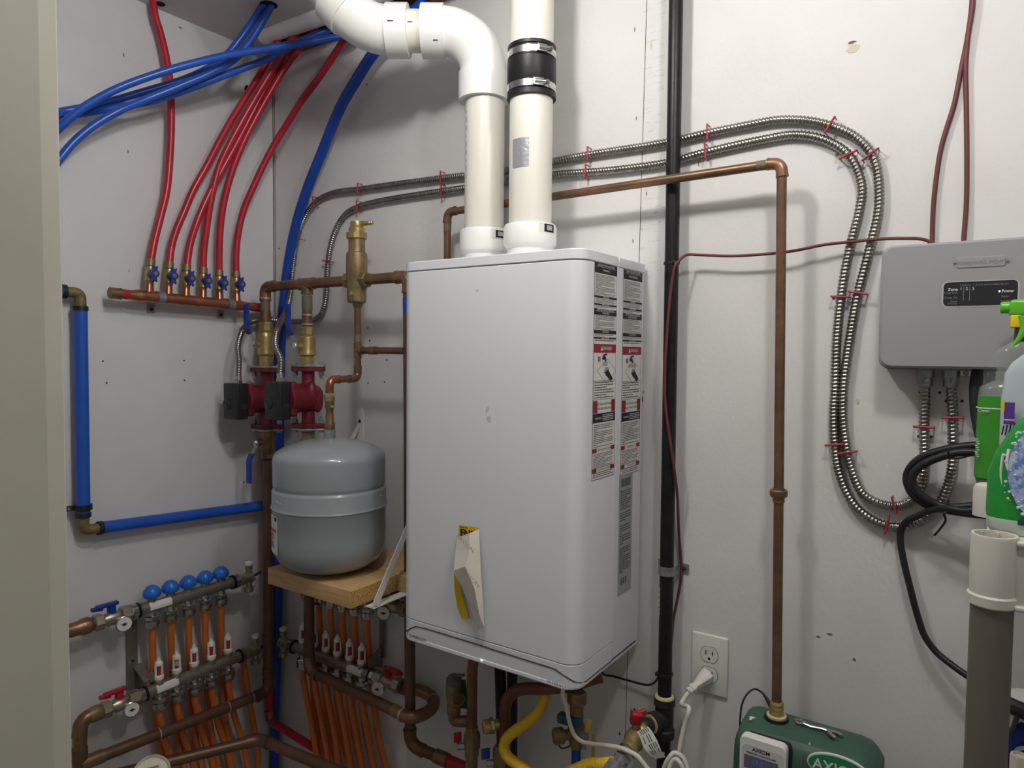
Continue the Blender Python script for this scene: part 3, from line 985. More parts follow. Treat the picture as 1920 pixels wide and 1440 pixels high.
obj('ear', MB().box(q + V((-.010, -.026, 0)), (.012, .022, .011), bev=.002), M_BLKP, cl)
obj('screw', MB().lathe([(.004, 0), (.003, .002)], q + V((-.004, -.028, 0)), (1, 0, 0), 10), M_STEEL, cl)

# =================================================================== RED HEADER ON LEFT WALL
RH = .0140
ma, mz = l(206, 549, .045), l(492, 577, .045)
zm = (ma.z + mz.z) / 2
mani = thing('copper_manifold', 'copper six outlet manifold with blue handled valves on left wall', 'manifold', (.045, (ma.y + mz.y) / 2, zm))


def mp(px):                       # point on manifold axis at a picture column
    lo, hi = 0.0, 1.0
    for _ in range(40):
        m_ = (lo + hi) / 2
        if pxof(ma.lerp(mz, m_))[0] < px:
            lo = m_
        else:
            hi = m_
    return ma.lerp(mz, lo)


obj('body', MB().cyl(mp(258), mp(447), RH, seg=24), M_COPPERB, mani)
obj('reducer', MB().tube([mp(240), mp(248), mp(256), mp(262)], .01, 20, rad=lambda i, a: (.0112, .0118, .0138, .015)[i]), M_COPPERB, mani)
obj('reducer', MB().tube([mp(443), mp(450), mp(458), mp(464), mp(478)], .01, 20, rad=lambda i, a: (.015, .0142, .0118, .0112, .0112)[i]), M_COPPERB, mani)
obj('red_sleeve', MB().cyl(mp(219), mp(240), .0118, seg=20), M_RED, mani)
obj('cap', MB().cyl(mp(206), mp(224), .0132, seg=20).cyl(mp(224), mp(226.5), .0138, seg=20), M_COPPERF, mani)
obj('red_sleeve', MB().cyl(mp(474), mp(489), .0124, seg=20), M_RED, mani)
rings = [l(px, py, .036) for px, py in ((282.5, 490), (317.5, 495), (350, 500), (381, 505), (411, 510), (442.5, 512))]
for k, tp in enumerate(rings):
    px = (279, 315.5, 348.5, 380.5, 411.5, 444)[k]
    base = mp(px) + V((0, 0, RH * .7))
    top = tp
    ax = (top - base); Lr = ax.length
    d = ax.normalized()
    vb = MB()
    obj('outlet_stub', MB().tube([base, base + d * Lr * .22, base + d * Lr * .30, base + d * Lr * .36], .009, 16, rad=lambda i, a: (.0098, .0092, .0088, .0105)[i]), M_COPPERB, mani)
    va = obj('valve', MB().lathe([(.009, Lr * .34), (.0108, Lr * .37), (.0108, Lr * .46), (.0118, Lr * .49), (.0118, Lr * .68), (.0106, Lr * .71), (.0106, Lr * .80), (.0086, Lr * .83), (.0086, Lr * .86)], base, d, 16), M_BRASS, mani)
    obj('crimp_ring', MB().cyl(base + d * Lr * .84, base + d * (Lr + .004), .0106, seg=16), M_BRASSD, mani)
    c = base + d * Lr * .585
    hd = V((1, -.08, 0)).normalized()
    hm_ = MB().cyl(c + hd * .008, c + hd * .030, .0098, seg=16)
    for sg in (1, -1):
        dz = (d * sg + hd * .12).normalized()
        sd = dz.cross(hd).normalized()
        a0 = c + hd * .020
        hm_.prism([(-.0050, .002), (.0050, .002), (.0062, .0205), (.003, .0175), (-.003, .0175), (-.0062, .0205)], a0, sd, dz, .006)
    hd_o = obj('valve_handle', hm_, M_BHAN, va)
    obj('handle_screw', MB().cyl(c + hd * .029, c + hd * .0315, .0052, seg=12), M_BRASSD, hd_o)
for n_, (px, lab) in enumerate(((300, 'galvanised strap holding copper manifold near its left end'), (431, 'galvanised strap holding copper manifold near its right end'))):
    c = mp(px)
    sp = thing('pipe_strap', lab, 'strap', c, 'straps on copper manifold')
    t = (mz - ma).normalized()
    mb = MB()
    arc = [c + V((cos(a), 0, sin(a))) * (RH + .0015) for a in [radians(x) for x in range(-90, 91, 15)]]
    arc = [V((.003, c.y, c.z - .036)), V((.003, c.y, c.z - .017))] + arc + [V((.003, c.y, c.z + .017)), V((.003, c.y, c.z + .036))]
    for p0, p1 in zip(arc[:-1], arc[1:]):
        dd = (p1 - p0).normalized(); nn = dd.cross(t)
        mb.add([p0 - t * .009, p0 + t * .009, p1 + t * .009, p1 - t * .009, p0 - t * .009 + nn * .0015, p0 + t * .009 + nn * .0015, p1 + t * .009 + nn * .0015, p1 - t * .009 + nn * .0015], [(0, 1, 2, 3), (4, 7, 6, 5), (0, 3, 7, 4), (1, 5, 6, 2)])
    obj('band', mb, M_GALV, sp)
    for sg in (1, -1):
        obj('screw', MB().lathe([(.0045, 0), (.004, .002), (.002, .0032)], V((.004, c.y, c.z + sg * .027)), (1, 0, 0), 12), M_BLKG, sp)

# red pex dropping from the manifold in the corner
rd = thing('red_pex_drop', 'red pipe dropping down wall corner from manifold end behind the pumps', 'pipe', b(512, 900, .035))
c0 = mp(489)
qA = b(505, 1350, .05)
pA = V((qA.x, qA.y, c0.z - .001))
ptsr = [c0, pA, qA, b(592, 1404, .045)]
hard_run(rd, ptsr, .0108, M_RED, M_COPPERB, R=.018, names=('pipe', 'elbow'))

# =================================================================== COPPER HEADER, RISERS, PUMPS
DR = .105
ZH = (b(500, 543, DR).z + b(573, 530, DR).z + b(752, 516, DR).z) / 3
X1, X2, XS, XE = b(498, 640, DR).x, b(576, 640, DR).x, b(669, 520, DR).x, b(766, 516, DR).x
RC = .0128
hdr = thing('copper_header', 'aged copper header pipe bridging both pump risers and the air separator', 'pipe', (X1, -DR, ZH))


def elbow_part(par, a, c, d2, r, m, R=None):
    a, c, d2 = V(a), V(c), V(d2)
    R = R or r * 1.5
    path, arcs = fillet([c + (a - c).normalized() * R * 1.9, c, c + (d2 - c).normalized() * R * 1.9], R)
    mb = MB().tube(path, r * 1.16, 18)
    for e_, d_ in ((path[0], path[0] - path[1]), (path[-1], path[-1] - path[-2])):
        d_ = d_.normalized()
        mb.cyl(e_ - d_ * .004, e_ + d_ * .001, r * 1.24, seg=18)
    return obj('elbow', mb, m, par)


def tee_part(par, c, d, br, r, m, L=.022, rb=None):
    c, d, br = V(c), V(d).normalized(), V(br).normalized()
    rb = rb or r
    mb = MB().cyl(c - d * L, c + d * L, r * 1.16, seg=18).cyl(c, c + br * L, rb * 1.16, seg=18)
    for e_, dd, q in ((c - d * L, -d, r), (c + d * L, d, r), (c + br * L, br, rb)):
        mb.cyl(e_ - dd * .003, e_ + dd * .001, q * 1.24, seg=18)
    return obj('tee', mb, m, par)


elbow_part(hdr, (X2, -DR, ZH), (X1, -DR, ZH), (X1, -DR, ZH - .2), RC, M_COPPERF)
obj('pipe', MB().cyl((X1 + .03, -DR, ZH), (X2 - .02, -DR, ZH), RC, seg=18), M_COPPER, hdr)
tee_part(hdr, (X2, -DR, ZH), (1, 0, 0), (0, 0, -1), RC, M_COPPERF, .026)
obj('pipe', MB().cyl((X2 + .02, -DR, ZH), (XS - .02, -DR, ZH), RC, seg=18), M_COPPER, hdr)
obj('pipe', MB().cyl((XS + .02, -DR, ZH), (XE - .02, -DR, ZH), RC, seg=18), M_COPPER, hdr)
elbow_part(hdr, (XS, -DR, ZH), (XE, -DR, ZH), (XE, -DR, ZH - .2), RC, M_COPPERF)
zv1 = b(498, 612, DR).z; zv2 = b(577, 622, DR).z
obj('riser', MB().cyl((X1, -DR, ZH - .03), (X1, -DR, zv1), RC, seg=18), M_COPPER, hdr)
obj('riser', MB().cyl((X2, -DR, ZH - .03), (X2, -DR, zv2), RC, seg=18), M_COPPER, hdr)
for X, z0, z1 in ((X1, ZH - .062, ZH - .034), (X2, ZH - .066, ZH - .032)):
    obj('patina_band', MB().cyl((X, -DR, z0), (X, -DR, z1), RC * 1.04, seg=18), M_PATINA, hdr)
for X, zz in ((X1, ZH - .033), (X2, ZH - .082), (X2, ZH - .106)):
    obj('solder_ring', MB().cyl((X, -DR, zz), (X, -DR, zz + .004), RC * 1.2, seg=18), M_SOLDER, hdr)
# supply drop at the heater's left edge
dr = thing('copper_supply_drop', 'dark copper drop pipe hugging heater left edge down to bottom fittings', 'pipe', (XE, -DR, .9))
XD = XE
obj('pipe', MB().cyl((XD, -DR, ZH - .028), (XD + .012, -DR - .004, b(765, 1352, DR + .004).z + .01), .0126, seg=18), M_COPPERD, dr)
obj('blue_tape', MB().cyl((XD, -DR, ZH - .048), (XD + .001, -DR, ZH - .085), .0134, seg=18), M_BLUED, dr)
q0 = b(765, 1352, DR + .004)
qe = h(848, 1430, q0.z - .065)
bend = [V((XD + .012, -DR - .004, q0.z + .012)), V((XD + .012, -DR - .004, q0.z - .055)), qe]
hard_run(dr, bend, .0130, M_COPPERD, M_COPPERD, R=.026)
d_ = (qe - bend[1]).normalized()
obj('coupling', MB().cyl(bend[1] + d_ * .072, bend[1] + d_ * .105, .016, seg=18), M_COPPERF, dr)
obj('red_sleeve', MB().cyl(qe - d_ * .012, qe + d_ * .04, .0136, seg=18), M_REDV, dr)
q = bend[1] + V((0, 0, .040))
obj('coupling', MB().cyl(q, q - V((0, 0, .012)), .0152, seg=18), M_COPPERD, dr)

# air separator
sep = thing('air_separator', 'bronze air separator with brass vent cap on copper header', 'air separator', (XS, -DR, ZH))


def sz(py):
    return b(669, py, DR).z


K = .00131
obj('body', MB().lathe([(.020, sz(568)), (.0228, sz(565)), (.0228, sz(545)), (.0235, sz(542)), (.0255, sz(538)), (.0255, sz(480)), (.0245, sz(475)), (.0205, sz(473)), (.0198, sz(470)), (.0198, sz(449))], (XS, -DR, 0), (0, 0, 1), 28), M_BRONZE, sep)
obj('collar', MB().lathe([(.0205, sz(449)), (.0250, sz(448)), (.0250, sz(437)), (.021, sz(436))], (XS, -DR, 0), (0, 0, 1), 12), M_BRASS, sep, ang=20)
obj('vent_cap', MB().lathe([(.0188, sz(437)), (.0188, sz(428)), (.0165, sz(426)), (.0150, sz(425)), (.0155, sz(418)), (.0150, sz(416)), (.009, sz(415.5))], (XS, -DR, 0), (0, 0, 1), 24), M_BRASS, sep)
nz = V((XS, -DR, sz(420)))
dv = V((.95, .28, .03)).normalized()
obj('vent_nozzle', MB().cyl(nz + dv * .012, nz + dv * .027, .0058, seg=12).cyl(nz + dv * .027, nz + dv * .032, .0046, seg=12).lathe([(.005, .032), (.0062, .035), (.0042, .038), (.0056, .041), (.0036, .044)], nz, dv, 12), M_BRASS, sep)
for sg in (1, -1):
    obj('port', MB().hexn((XS + sg * .018, -DR, ZH), (XS + sg * .038, -DR, ZH), .0195), M_BRONZE, sep, ang=20)
p5 = V((XS + .007, -DR - .0232, sz(551)))
flat('plate_mark', MB().box(p5, (.009, .0012, .007), Euler((0, 0, .35))), M_SOLDER, sep)

# line from separator to tank
tk0 = V((.4605, -.2, 0))
tl = thing('copper_tank_line', 'thin copper line stepping down from air separator to grey tank', 'pipe', (XS, -DR, 1.3))
XT = XS + .003
zt = sz(657); ze = b(677, 710, DR).z
RT = .0082
obj('pipe', MB().cyl((XT, -DR, sz(568) + .004), (XT, -DR, zt), RT, seg=16), M_COPPER, tl)
obj('pipe', MB().cyl((XT, -DR, zt), (XT, -DR, ze + .02), RT, seg=16), M_COPPERF, tl)
obj('patina_band', MB().cyl((XT, -DR, zt + .020), (XT, -DR, zt + .038), RT * 1.08, seg=16), M_PATINA, tl)
obj('reducer', MB().lathe([(.0118, 0), (.0118, -.006), (.0085, -.012)], (XT, -DR, sz(568)), (0, 0, 1), 16), M_COPPERF, tl)
tee_part(tl, (XT, -DR, zt), (0, 0, 1), (1, 0, 0), RT, M_COPPERF, .017)
obj('pipe', MB().cyl((XT, -DR, zt), (XE - .012, -DR, zt), RT, seg=16), M_COPPER, tl)
obj('coupling', MB().cyl((XT + .04, -DR, zt), (XT + .062, -DR, zt), RT * 1.18, seg=16), M_COPPERF, tl)
zb2 = ze
elbow_part(tl, (XT, -DR, zt), (XT, -DR, zb2), (tk0.x, tk0.y, zb2), RT, M_COPPERF, .016)
obj('pipe', MB().cyl((XT, -DR - .02, zb2), (tk0.x, tk0.y + .02, zb2), RT, seg=16), M_COPPER, tl)
elbow_part(tl, (XT, -DR, zb2), (tk0.x, tk0.y, zb2), (tk0.x, tk0.y, 1.2), RT, M_COPPERB, .016)


def tz(py):
    return b(620, py, .2).z


obj('union', MB().lathe([(.009, tz(742)), (.012, tz(746)), (.0094, tz(748))], tk0, (0, 0, 1), 16), M_COPPERB, tl)
obj('union_nut', MB().hexn((tk0.x, tk0.y, tz(753)), (tk0.x, tk0.y, tz(741)), .0128), M_BRASS, tl, ang=20)
obj('drain_valve', MB().lathe([(.0105, tz(753)), (.0110, tz(764)), (.0088, tz(768)), (.0082, tz(774)), (.0098, tz(779)), (.0098, tz(790)), (.0120, tz(794)), (.0122, tz(803)), (.0105, tz(806))], tk0, (0, 0, 1), 18), M_COPPERF, tl)
obj('bleed_screw', MB().cyl(V((tk0.x + .008, tk0.y - .004, tz(762))), V((tk0.x + .018, tk0.y - .007, tz(762))), .003, seg=10), M_SOLDER, tl)

# expansion tank
TR = .1294
TB = .942
tank = thing('expansion_tank', 'grey steel expansion tank standing on wooden shelf left of heater', 'tank', (tk0.x, tk0.y, TB))
prof = [(0, TB), (.040, TB), (.070, TB + .004), (.098, TB + .014), (.116, TB + .028), (.126, TB + .046), (TR - .001, TB + .064), (TR, TB + .085), (TR, 1.088), (TR + .0015, 1.0905), (TR + .0028, 1.0930), (TR + .0015, 1.0955), (TR + .0004, 1.098), (TR, 1.129), (TR - .001, 1.1325), (TR - .0038, 1.1355), (TR - .0044, 1.138), (TR - .0028, 1.141), (TR - .0022, 1.147), (TR - .0016, 1.200), (.1268, 1.2085), (.122, 1.216), (.110, 1.224), (.09, 1.2325), (.06, 1.241), (.03, 1.246), (0, 1.2475)]
tb_ = MB().lathe(prof, (tk0.x, tk0.y, 0), (0, 0, 1), 64)
obj('shell', tb_, M_TANK, tank, ang=50)
obj('nozzle', MB().lathe([(.0135, 1.243), (.0135, tz(806)), (.010, tz(806) + .001)], (tk0.x, tk0.y, 0), (0, 0, 1), 20), M_GALV, tank)
tl_ = patch('label', tk0, TR + .0006, -142, -101, 1.0 - .004, 1.082, M_PAPER, tank, 10)
patch('orange_band', tk0, TR + .0010, -142, -104, 1.044, 1.052, M_ORL, tl_, 8)
patch('emblem', tk0, TR + .0010, -108, -103, 1.070, 1.079, M_INK, tl_, 3)
for k in range(12):
    zz = 1.039 - k * .0029
    if k not in (5, 11):
        patch('small_print', tk0, TR + .0010, -140, -107 - (k * 7 % 5), zz - .0008, zz + .0008, M_INKG, tl_, 5)
dr_ = MB().sphere((0, 0, 0), .0001)
for a, z, rx in ((-101, 1.115, .006), (-96, 1.113, .003), (18, 1.121, .003)):
    c = V((tk0.x + (TR + .0006) * cos(radians(a)), tk0.y + (TR + .0006) * sin(radians(a)), z))
    chip = MB()
    blob(chip, c, (-sin(radians(a)), cos(radians(a)), 0), (0, 0, 1), rx, .0025, int(z * 1000))
    obj('paint_chip', chip, M_WHITE, tank, smooth=False)

# wooden shelf on brackets
BZ = TB
bt = .038
sb = tag(obj('shelf_board', MB().box((.482, -.2155, BZ - bt / 2 - .001), (.278, .139, bt), bev=.001), M_WOOD), 'front plank of short wooden shelf beneath the grey tank', 'board', 'planks of tank shelf')
obj('end_grain', MB().box((.6213, -.2155, BZ - bt / 2 - .001), (.0008, .136, bt - .003)), M_WOODE, sb, label='sawn end of the plank')
sb2 = tag(obj('shelf_board', MB().box((.525, -.075, BZ - .019 - .001), (.372, .136, .038), bev=.001), M_WOOD), 'rear plank of tank shelf against back wall, mostly hidden', 'board', 'planks of tank shelf')
bk = 0
for xb, lab, solo in ((.642, 'white steel shelf bracket at right end of tank shelf', 1), (.352, 'white steel shelf bracket behind grey tank, its top plate on wall', 0)):
    br = thing('shelf_bracket', lab, 'bracket', (xb, 0, BZ), 'brackets of tank shelf')
    zp = BZ - .0415 if solo else BZ - bt - .003
    tipy = -.250 if solo else -.262
    ztop = 1.30
    mb = MB().box((xb, tipy / 2, zp), (.024, -tipy, .003))
    obj('arm', mb, M_WHITE, br, bev=.0005)
    pl = [(-.013, 1.0 - .05), (.013, 1.0 - .05)] + [(.013 * cos(radians(t)), ztop - .013 + .013 * sin(radians(t))) for t in range(0, 181, 20)]
    obj('wall_plate', MB().prism(pl, (xb, -.0005, 0), (1, 0, 0), (0, 0, 1), .003), M_WHITE, br)
    obj('screw_hole', MB().lathe([(.0045, 0), (.0045, .0004)], (xb, -.0037, ztop - .022 - .014), (0, -1, 0), 14), M_HOLE, br)
    a = V((xb + (.012 if solo else 0), tipy + .004, zp + .006)); c = V((xb + (.012 if solo else 0), -.006, ztop - .045))
    d = (c - a).normalized(); n_ = V((1, 0, 0)).cross(d)
    bm_ = MB()
    bm_.add([a - n_ * .009 + V((-.001, 0, 0)), a + n_ * .009 + V((-.001, 0, 0)), c + n_ * .006 + V((-.001, 0, 0)), c - n_ * .006 + V((-.001, 0, 0)), a - n_ * .009 + V((.001, 0, 0)), a + n_ * .009 + V((.001, 0, 0)), c + n_ * .006 + V((.001, 0, 0)), c - n_ * .006 + V((.001, 0, 0))], [(0, 1, 2, 3), (7, 6, 5, 4), (0, 4, 5, 1), (1, 5, 6, 2), (2, 6, 7, 3), (3, 7, 4, 0)])
    obj('brace', bm_, M_WHITE, br)

# pumps and isolation valves


def valve(x, ztop, zbot, label, hand_up=True, lower=False):
    vt = thing('ball_valve', label, 'valve', (x, -DR, zbot), 'ball valves on pump risers')
    H = ztop - zbot
    if not lower:
        obj('hex_end', MB().hexn((x, -DR, ztop - H * .22), (x, -DR, ztop), .0182, 8), M_BRASS, vt, ang=20)
        obj('body', MB().lathe([(.0165, H * .78), (.0200, H * .74), (.0212, H * .66), (.0212, H * .36), (.0222, H * .33), (.0222, H * .28), (.0165, H * .24), (.0165, H * .02), (.0195, 0)], (x, -DR, zbot), (0, 0, 1), 24), M_BRASS, vt)
    else:
        obj('hex_end', MB().hexn((x, -DR, zbot), (x, -DR, zbot + H * .2), .0165, 8), M_BRASSD, vt, ang=20)
        obj('body', MB().lathe([(.0150, H * .18), (.0195, H * .26), (.0205, H * .34), (.0205, H * .72), (.0215, H * .75), (.0215, H * .8), (.0200, H * .86), (.0220, H)], (x, -DR, zbot), (0, 0, 1), 24), M_BRASSD, vt)
    zc = zbot + H * (.5 if not lower else .58)
    sd = V((-.05, -1, 0)).normalized()
    c = V((x, -DR, zc))
    obj('stem', MB().cyl(c + sd * .015, c + sd * .031, .0085, seg=14), M_BRASS if not lower else M_BRASSD, vt)
    obj('stem_nut', MB().hexn(c + sd * .031, c + sd * .040, .0075), M_STEEL, vt, ang=20)
    s = 1 if hand_up else -1
    side = V((sd.y, -sd.x, 0))
    p = [c + sd * .036 + V((0, 0, -.006 * s)), c + sd * .037 + V((0, 0, .010 * s)), c + sd * .052 + V((0, 0, .034 * s))]
    lev = MB()
    for a, d in zip(p[:-1], p[1:]):
        t = (d - a).normalized(); nn = t.cross(side)
        lev.add([a + side * .008 + nn * .0012, a - side * .008 + nn * .0012, d - side * .007 + nn * .0012, d + side * .007 + nn * .0012, a + side * .008 - nn * .0012, a - side * .008 - nn * .0012, d - side * .007 - nn * .0012, d + side * .007 - nn * .0012], [(0, 1, 2, 3), (7, 6, 5, 4), (0, 4, 5, 1), (1, 5, 6, 2), (2, 6, 7, 3), (3, 7, 4, 0)])
    lv_ = obj('lever', lev, M_STEEL, vt)
    a = p[2] - V((0, 0, .006 * s)) - sd * .003
    g = [a, a + sd * .006 + V((0, 0, .012 * s)), a + sd * .008 + V((0, 0, .02 * s)), a + sd * .008 + V((0, 0, .078 * s))]
    gm = MB()
    rings_ = []
    for i, q in enumerate(g):
        t = (g[min(i + 1, 3)] - g[max(i - 1, 0)]).normalized(); nn = t.cross(side).normalized()
        rings_.append([q + side * .0095 + nn * .0022, q + side * .007 + nn * .0040, q - side * .007 + nn * .0040, q - side * .0095 + nn * .0022, q - side * .0095 - nn * .0022, q - side * .007 - nn * .0040, q + side * .007 - nn * .0040, q + side * .0095 - nn * .0022])
    fs = [tuple(range(7, -1, -1)), tuple(range(24, 32))]
    for i in range(3):
        for k in range(8):
            fs.append((i * 8 + k, i * 8 + (k + 1) % 8, (i + 1) * 8 + (k + 1) % 8, (i + 1) * 8 + k))
    gm.add([q for r_ in rings_ for q in r_], fs)
    obj('handle_grip', gm, M_BHAN, lv_)
    return vt


def pz(px, py):
    return b(px, py, DR).z


zf1t, zf1b = pz(500, 690), pz(500, 803)
zf2t, zf2b = pz(578, 688), pz(578, 802)
valve(X1, zv1 + .012, zf1t + .003, 'brass ball valve with blue lever above left pump')
valve(X2, zv2 + .012, zf2t + .003, 'brass ball valve with blue lever above right pump')
X1b = b(502, 840, DR).x
valve(X1b, zf1b - .003, pz(505, 860), 'dull brass ball valve below left pump, blue lever hanging down', False, True)
vt2 = thing('pump_flange_adapter', 'dull brass adapter under right pump, just above grey tank', 'fitting', (X2 + .002, -DR, zf2b - .06))
obj('body', MB().lathe([(.0215, 0), (.0215, -.006), (.0165, -.009), (.0165, -.024), (.0200, -.027), (.0200, -.05), (.0165, -.055), (.0140, -.07)], (X2 + .002, -DR, zf2b - .002), (0, 0, 1), 20), M_BRASSD, vt2)


def pump(x, zt_, zb_, label):
    zc = (zt_ + zb_) / 2
    pp = thing('circulator_pump', label, 'pump', (x, -DR, zb_), 'circulator pumps')
    Hh = zt_ - zb_
    c = V((x, -DR, zc))
    vol = MB()
    prof = [(.0185, zb_ + .008), (.017, zb_ + .014), (.016, zc - .030), (.021, zc - .024), (.026, zc - .005), (.026, zc + .010), (.021, zc + .030), (.0165, zc + .038), (.016, zt_ - .014), (.0185, zt_ - .008)]
    vol.lathe(prof, (x, -DR, 0), (0, 0, 1), 22)
    vol.lathe([(.022, -.028), (.031, -.024), (.037, -.010), (.037, .012), (.034, .022), (.034, .030)], c, (0, -1, 0), 28)
    # spiral swelling on the room-facing right flank
    vol.sphere(c + V((.019, -.006, .0092)), .020, (.85, .85, 1.7))
    vol.sphere(c + V((.026, .008, -.010)), .015, (.9, 1, 1.9))
    obj('volute', vol, M_PUMP, pp)
    for zz, s, nm in ((zt_, -1, 'top_flange'), (zb_, 1, 'bottom_flange')):
        pts = []
        for k in range(40):
            a = 2 * pi * k / 40
            r_ = max(.026, abs(cos(a)) ** 4 * .046)
            q_ = max(r_, .0255)
            pts.append((q_ * cos(a + .5), q_ * sin(a + .5)))
        fl = obj(nm, MB().prism(pts if s < 0 else pts, (x, -DR, zz - (.011 if s < 0 else 0)), (1, 0, 0), (0, 1, 0), .011), M_PUMP, pp, bev=.0012)
        obj('steel_flange', MB().prism([(a * 1.02, d * 1.02) for a, d in pts], (x, -DR, zz + (.0005 if s < 0 else -.0062)), (1, 0, 0), (0, 1, 0), .0055), M_GALV, fl, bev=.001)
        for sx in (1, -1):
            bo = V((x + sx * .035 * cos(.5), -DR + sx * .035 * sin(.5), zz))
            obj('bolt', MB().hexn(bo + V((0, 0, s * .012)), bo + V((0, 0, s * .022)), .0075).cyl(bo + V((0, 0, s * .022)), bo + V((0, 0, s * .030)), .004, seg=10).hexn(bo - V((0, 0, s * .0055)), bo - V((0, 0, s * .011)), .0072), M_GALV, fl, ang=20)
    # motor, running toward the room
    mo = MB().lathe([(.034, .020), (.037, .026), (.037, .044), (.040, .047), (.040, .055), (.042, .058), (.042, .072), (.038, .076)], c, (0, -1, 0), 28)
    mtr = obj('motor', mo, M_PUMP, pp)
    obj('motor_plate', MB().box(c + V((0, -.068, 0)), (.068, .018, .086), bev=.006), M_PUMP, mtr)
    bx = obj('terminal_box', MB().box(c + V((-.002, -.093, -.003)), (.060, .034, .094), bev=.004), M_BLKP, pp)
    obj('speed_knob', MB().lathe([(.015, 0), (.015, .003), (.012, .0042)], c + V((-.014, -.110, -.010)), (0, -1, 0), 20).box(c + V((-.014, -.114, -.010)), (.018, .004, .005), Euler((0, .5, 0))), M_BLKG, bx)
    lp_ = MB().box(c + V((.0283, -.090, -.016)), (.001, .020, .012))
    obj('logo_patch', lp_, M_BLKG, bx)
    obj('cable_gland', MB().hexn(c + V((.008, -.092, .043)), c + V((.008, -.092, .053)), .011).cyl(c + V((.008, -.092, .053)), c + V((.008, -.092, .064)), .0085, seg=14), M_STEEL, bx, ang=20)
    return c + V((.008, -.092, .062))


g1 = pump(b(500, 745, DR).x, zf1t, zf1b, 'dark red circulator pump with black box, left one nearer the corner')
g2 = pump(b(578, 745, DR).x, zf2t, zf2b, 'dark red circulator pump with black box, right one above grey tank')

# riser 1 below the valve, then along the left wall
r1 = thing('copper_return_riser', 'tall dark copper pipe from left pump down, then running along left wall', 'pipe', (X1b, -DR, .55))
ry = b(504, 1296, DR)
hard_run(r1, [V((X1b, -DR, pz(505, 862))), V((ry.x, -DR, ry.z)), l(149, 1434, .068)], .0136, M_COPPERD, M_COPPERD, R=.022)
for py in (1190, 1252, 1276):
    q = b(505, py, DR)
    obj('coupling', MB().cyl((ry.x - .001, -DR, q.z), (ry.x - .001, -DR, q.z - .02), .0158, seg=18), M_COPPERD, r1)
pe = l(149, 1434, .068); dd = (V((ry.x, -DR, ry.z)) - pe).normalized()
for t in (.05, .12, .30):
    obj('solder_ring', MB().cyl(V((ry.x, -DR, ry.z)) - dd * t, V((ry.x, -DR, ry.z)) - dd * (t + .003), .0150, seg=18), M_SOLDER, r1)
obj('elbow', MB().cyl(pe, pe + dd * .05, .0156, seg=18), M_COPPERF, r1)
# riser 2 below the shelf, U bend and back manifold feed
z0 = b(582, 1258, DR).z
r2 = thing('copper_supply_loop', 'copper pipe dropping behind the shelf, with wide U bend beside drop pipe', 'pipe', (X2, -DR, z0))
uA = h(768, 1347, z0); uB = h(812, 1316, z0); uC = h(768, 1290, z0 + .012)
hard_run(r2, [V((X2 + .002, -DR, zf2b - .065)), V((X2 + .003, -DR, z0)), h(752, 1338, z0)], .0136, M_COPPERD, M_COPPERF, R=.024)
ub = spline([h(738, 1331, z0), h(770, 1345, z0), h(796, 1338, z0), h(813, 1322, z0), h(808, 1306, z0 + .003), h(788, 1295, z0 + .006), h(765, 1290, z0 + .008)], 6)
obj('u_bend', MB().tube(ub, .0146, 18), M_COPPERF, r2)
for i in (3, 21, 33):
    t = (ub[i + 1] - ub[i]).normalized()
    obj('solder_ring', MB().cyl(ub[i], ub[i] + t * .006, .0160, seg=18), M_SOLDER, r2)

# =================================================================== ARMOURED CONDUITS
zbx = .034
CU = [(1735, 712, .02), (1733, 800, .0092), (1733, 880, .0092), (1722, 922, .0092), (1700, 944, .0092), (1665, 948, .0092), (1620, 928, .0092), (1597, 880, .0092), (1586, 830, .0092), (1581, 780, .0092), (1582, 727, .0092), (1593, 640, .0092), (1608, 555, .0092), (1622, 500, .0092), (1635, 450, .0092), (1645, 410, .0092), (1649, 372, .0092), (1640, 300, .0092), (1606, 258, .0092), (1555, 235, .0092), (1510, 226, .0092), (1460, 225, .0092), (1400, 235, .0092), (1325, 250, .0092), (1250, 267, .0092), (1105, 290, .0092), (1036, 303, .0092), (950, 320, .0092), (830, 334, .0092), (730, 347, .0092), (675, 355, .0092), (625, 362, .0092), (592, 379, .0092), (571, 408, .012), (558, 445, .016), (549, 505, .02), (544, 557, .03)]
cpts = [b(*p) for p in CU] + [b(537, 582, .06), b(527, 602, .12), b(519, 622, .17), b(517, 650, .195), g2 + V((-.002, .002, .04)), g2]
armor(cpts, .0072, 'armored_conduit', 'upper armoured steel conduit looping from relay box to right pump', 'conduit', 'armoured conduits')
CL = [(1783, 712, .02), (1787, 800, .0092), (1785, 880, .0092), (1765, 940, .0092), (1730, 975, .0092), (1680, 988, .0092), (1640, 977, .0092), (1600, 945, .0092), (1574, 890, .0092), (1565, 830, .0092), (1563, 780, .0092), (1566, 727, .0092), (1569, 640, .0092), (1577, 557, .0092), (1586, 500, .0092), (1597, 450, .0092), (1610, 400, .0092), (1616, 350, .0092), (1592, 292, .0092), (1545, 262, .0092), (1490, 253, .0092), (1430, 262, .0092), (1325, 285, .0092), (1250, 305, .0092), (1150, 319, .0092), (1101, 323, .0092), (1036, 328, .0092), (950, 341, .0092), (835, 358, .0092), (760, 369, .0092), (700, 380, .0092), (672, 388, .0092), (648, 402, .0092), (630, 430, .0092), (618, 470, .0092), (613, 520, .0092), (611, 558, .0092), (603, 588, .010), (585, 601, .016), (555, 603, .03)]
cpts = [b(*p) for p in CL] + [b(520, 601, .05), b(497, 599, .070), b(473, 603, .10), b(456, 618, .15), b(446, 650, .185), g1 + V((-.003, .004, .04)), g1]
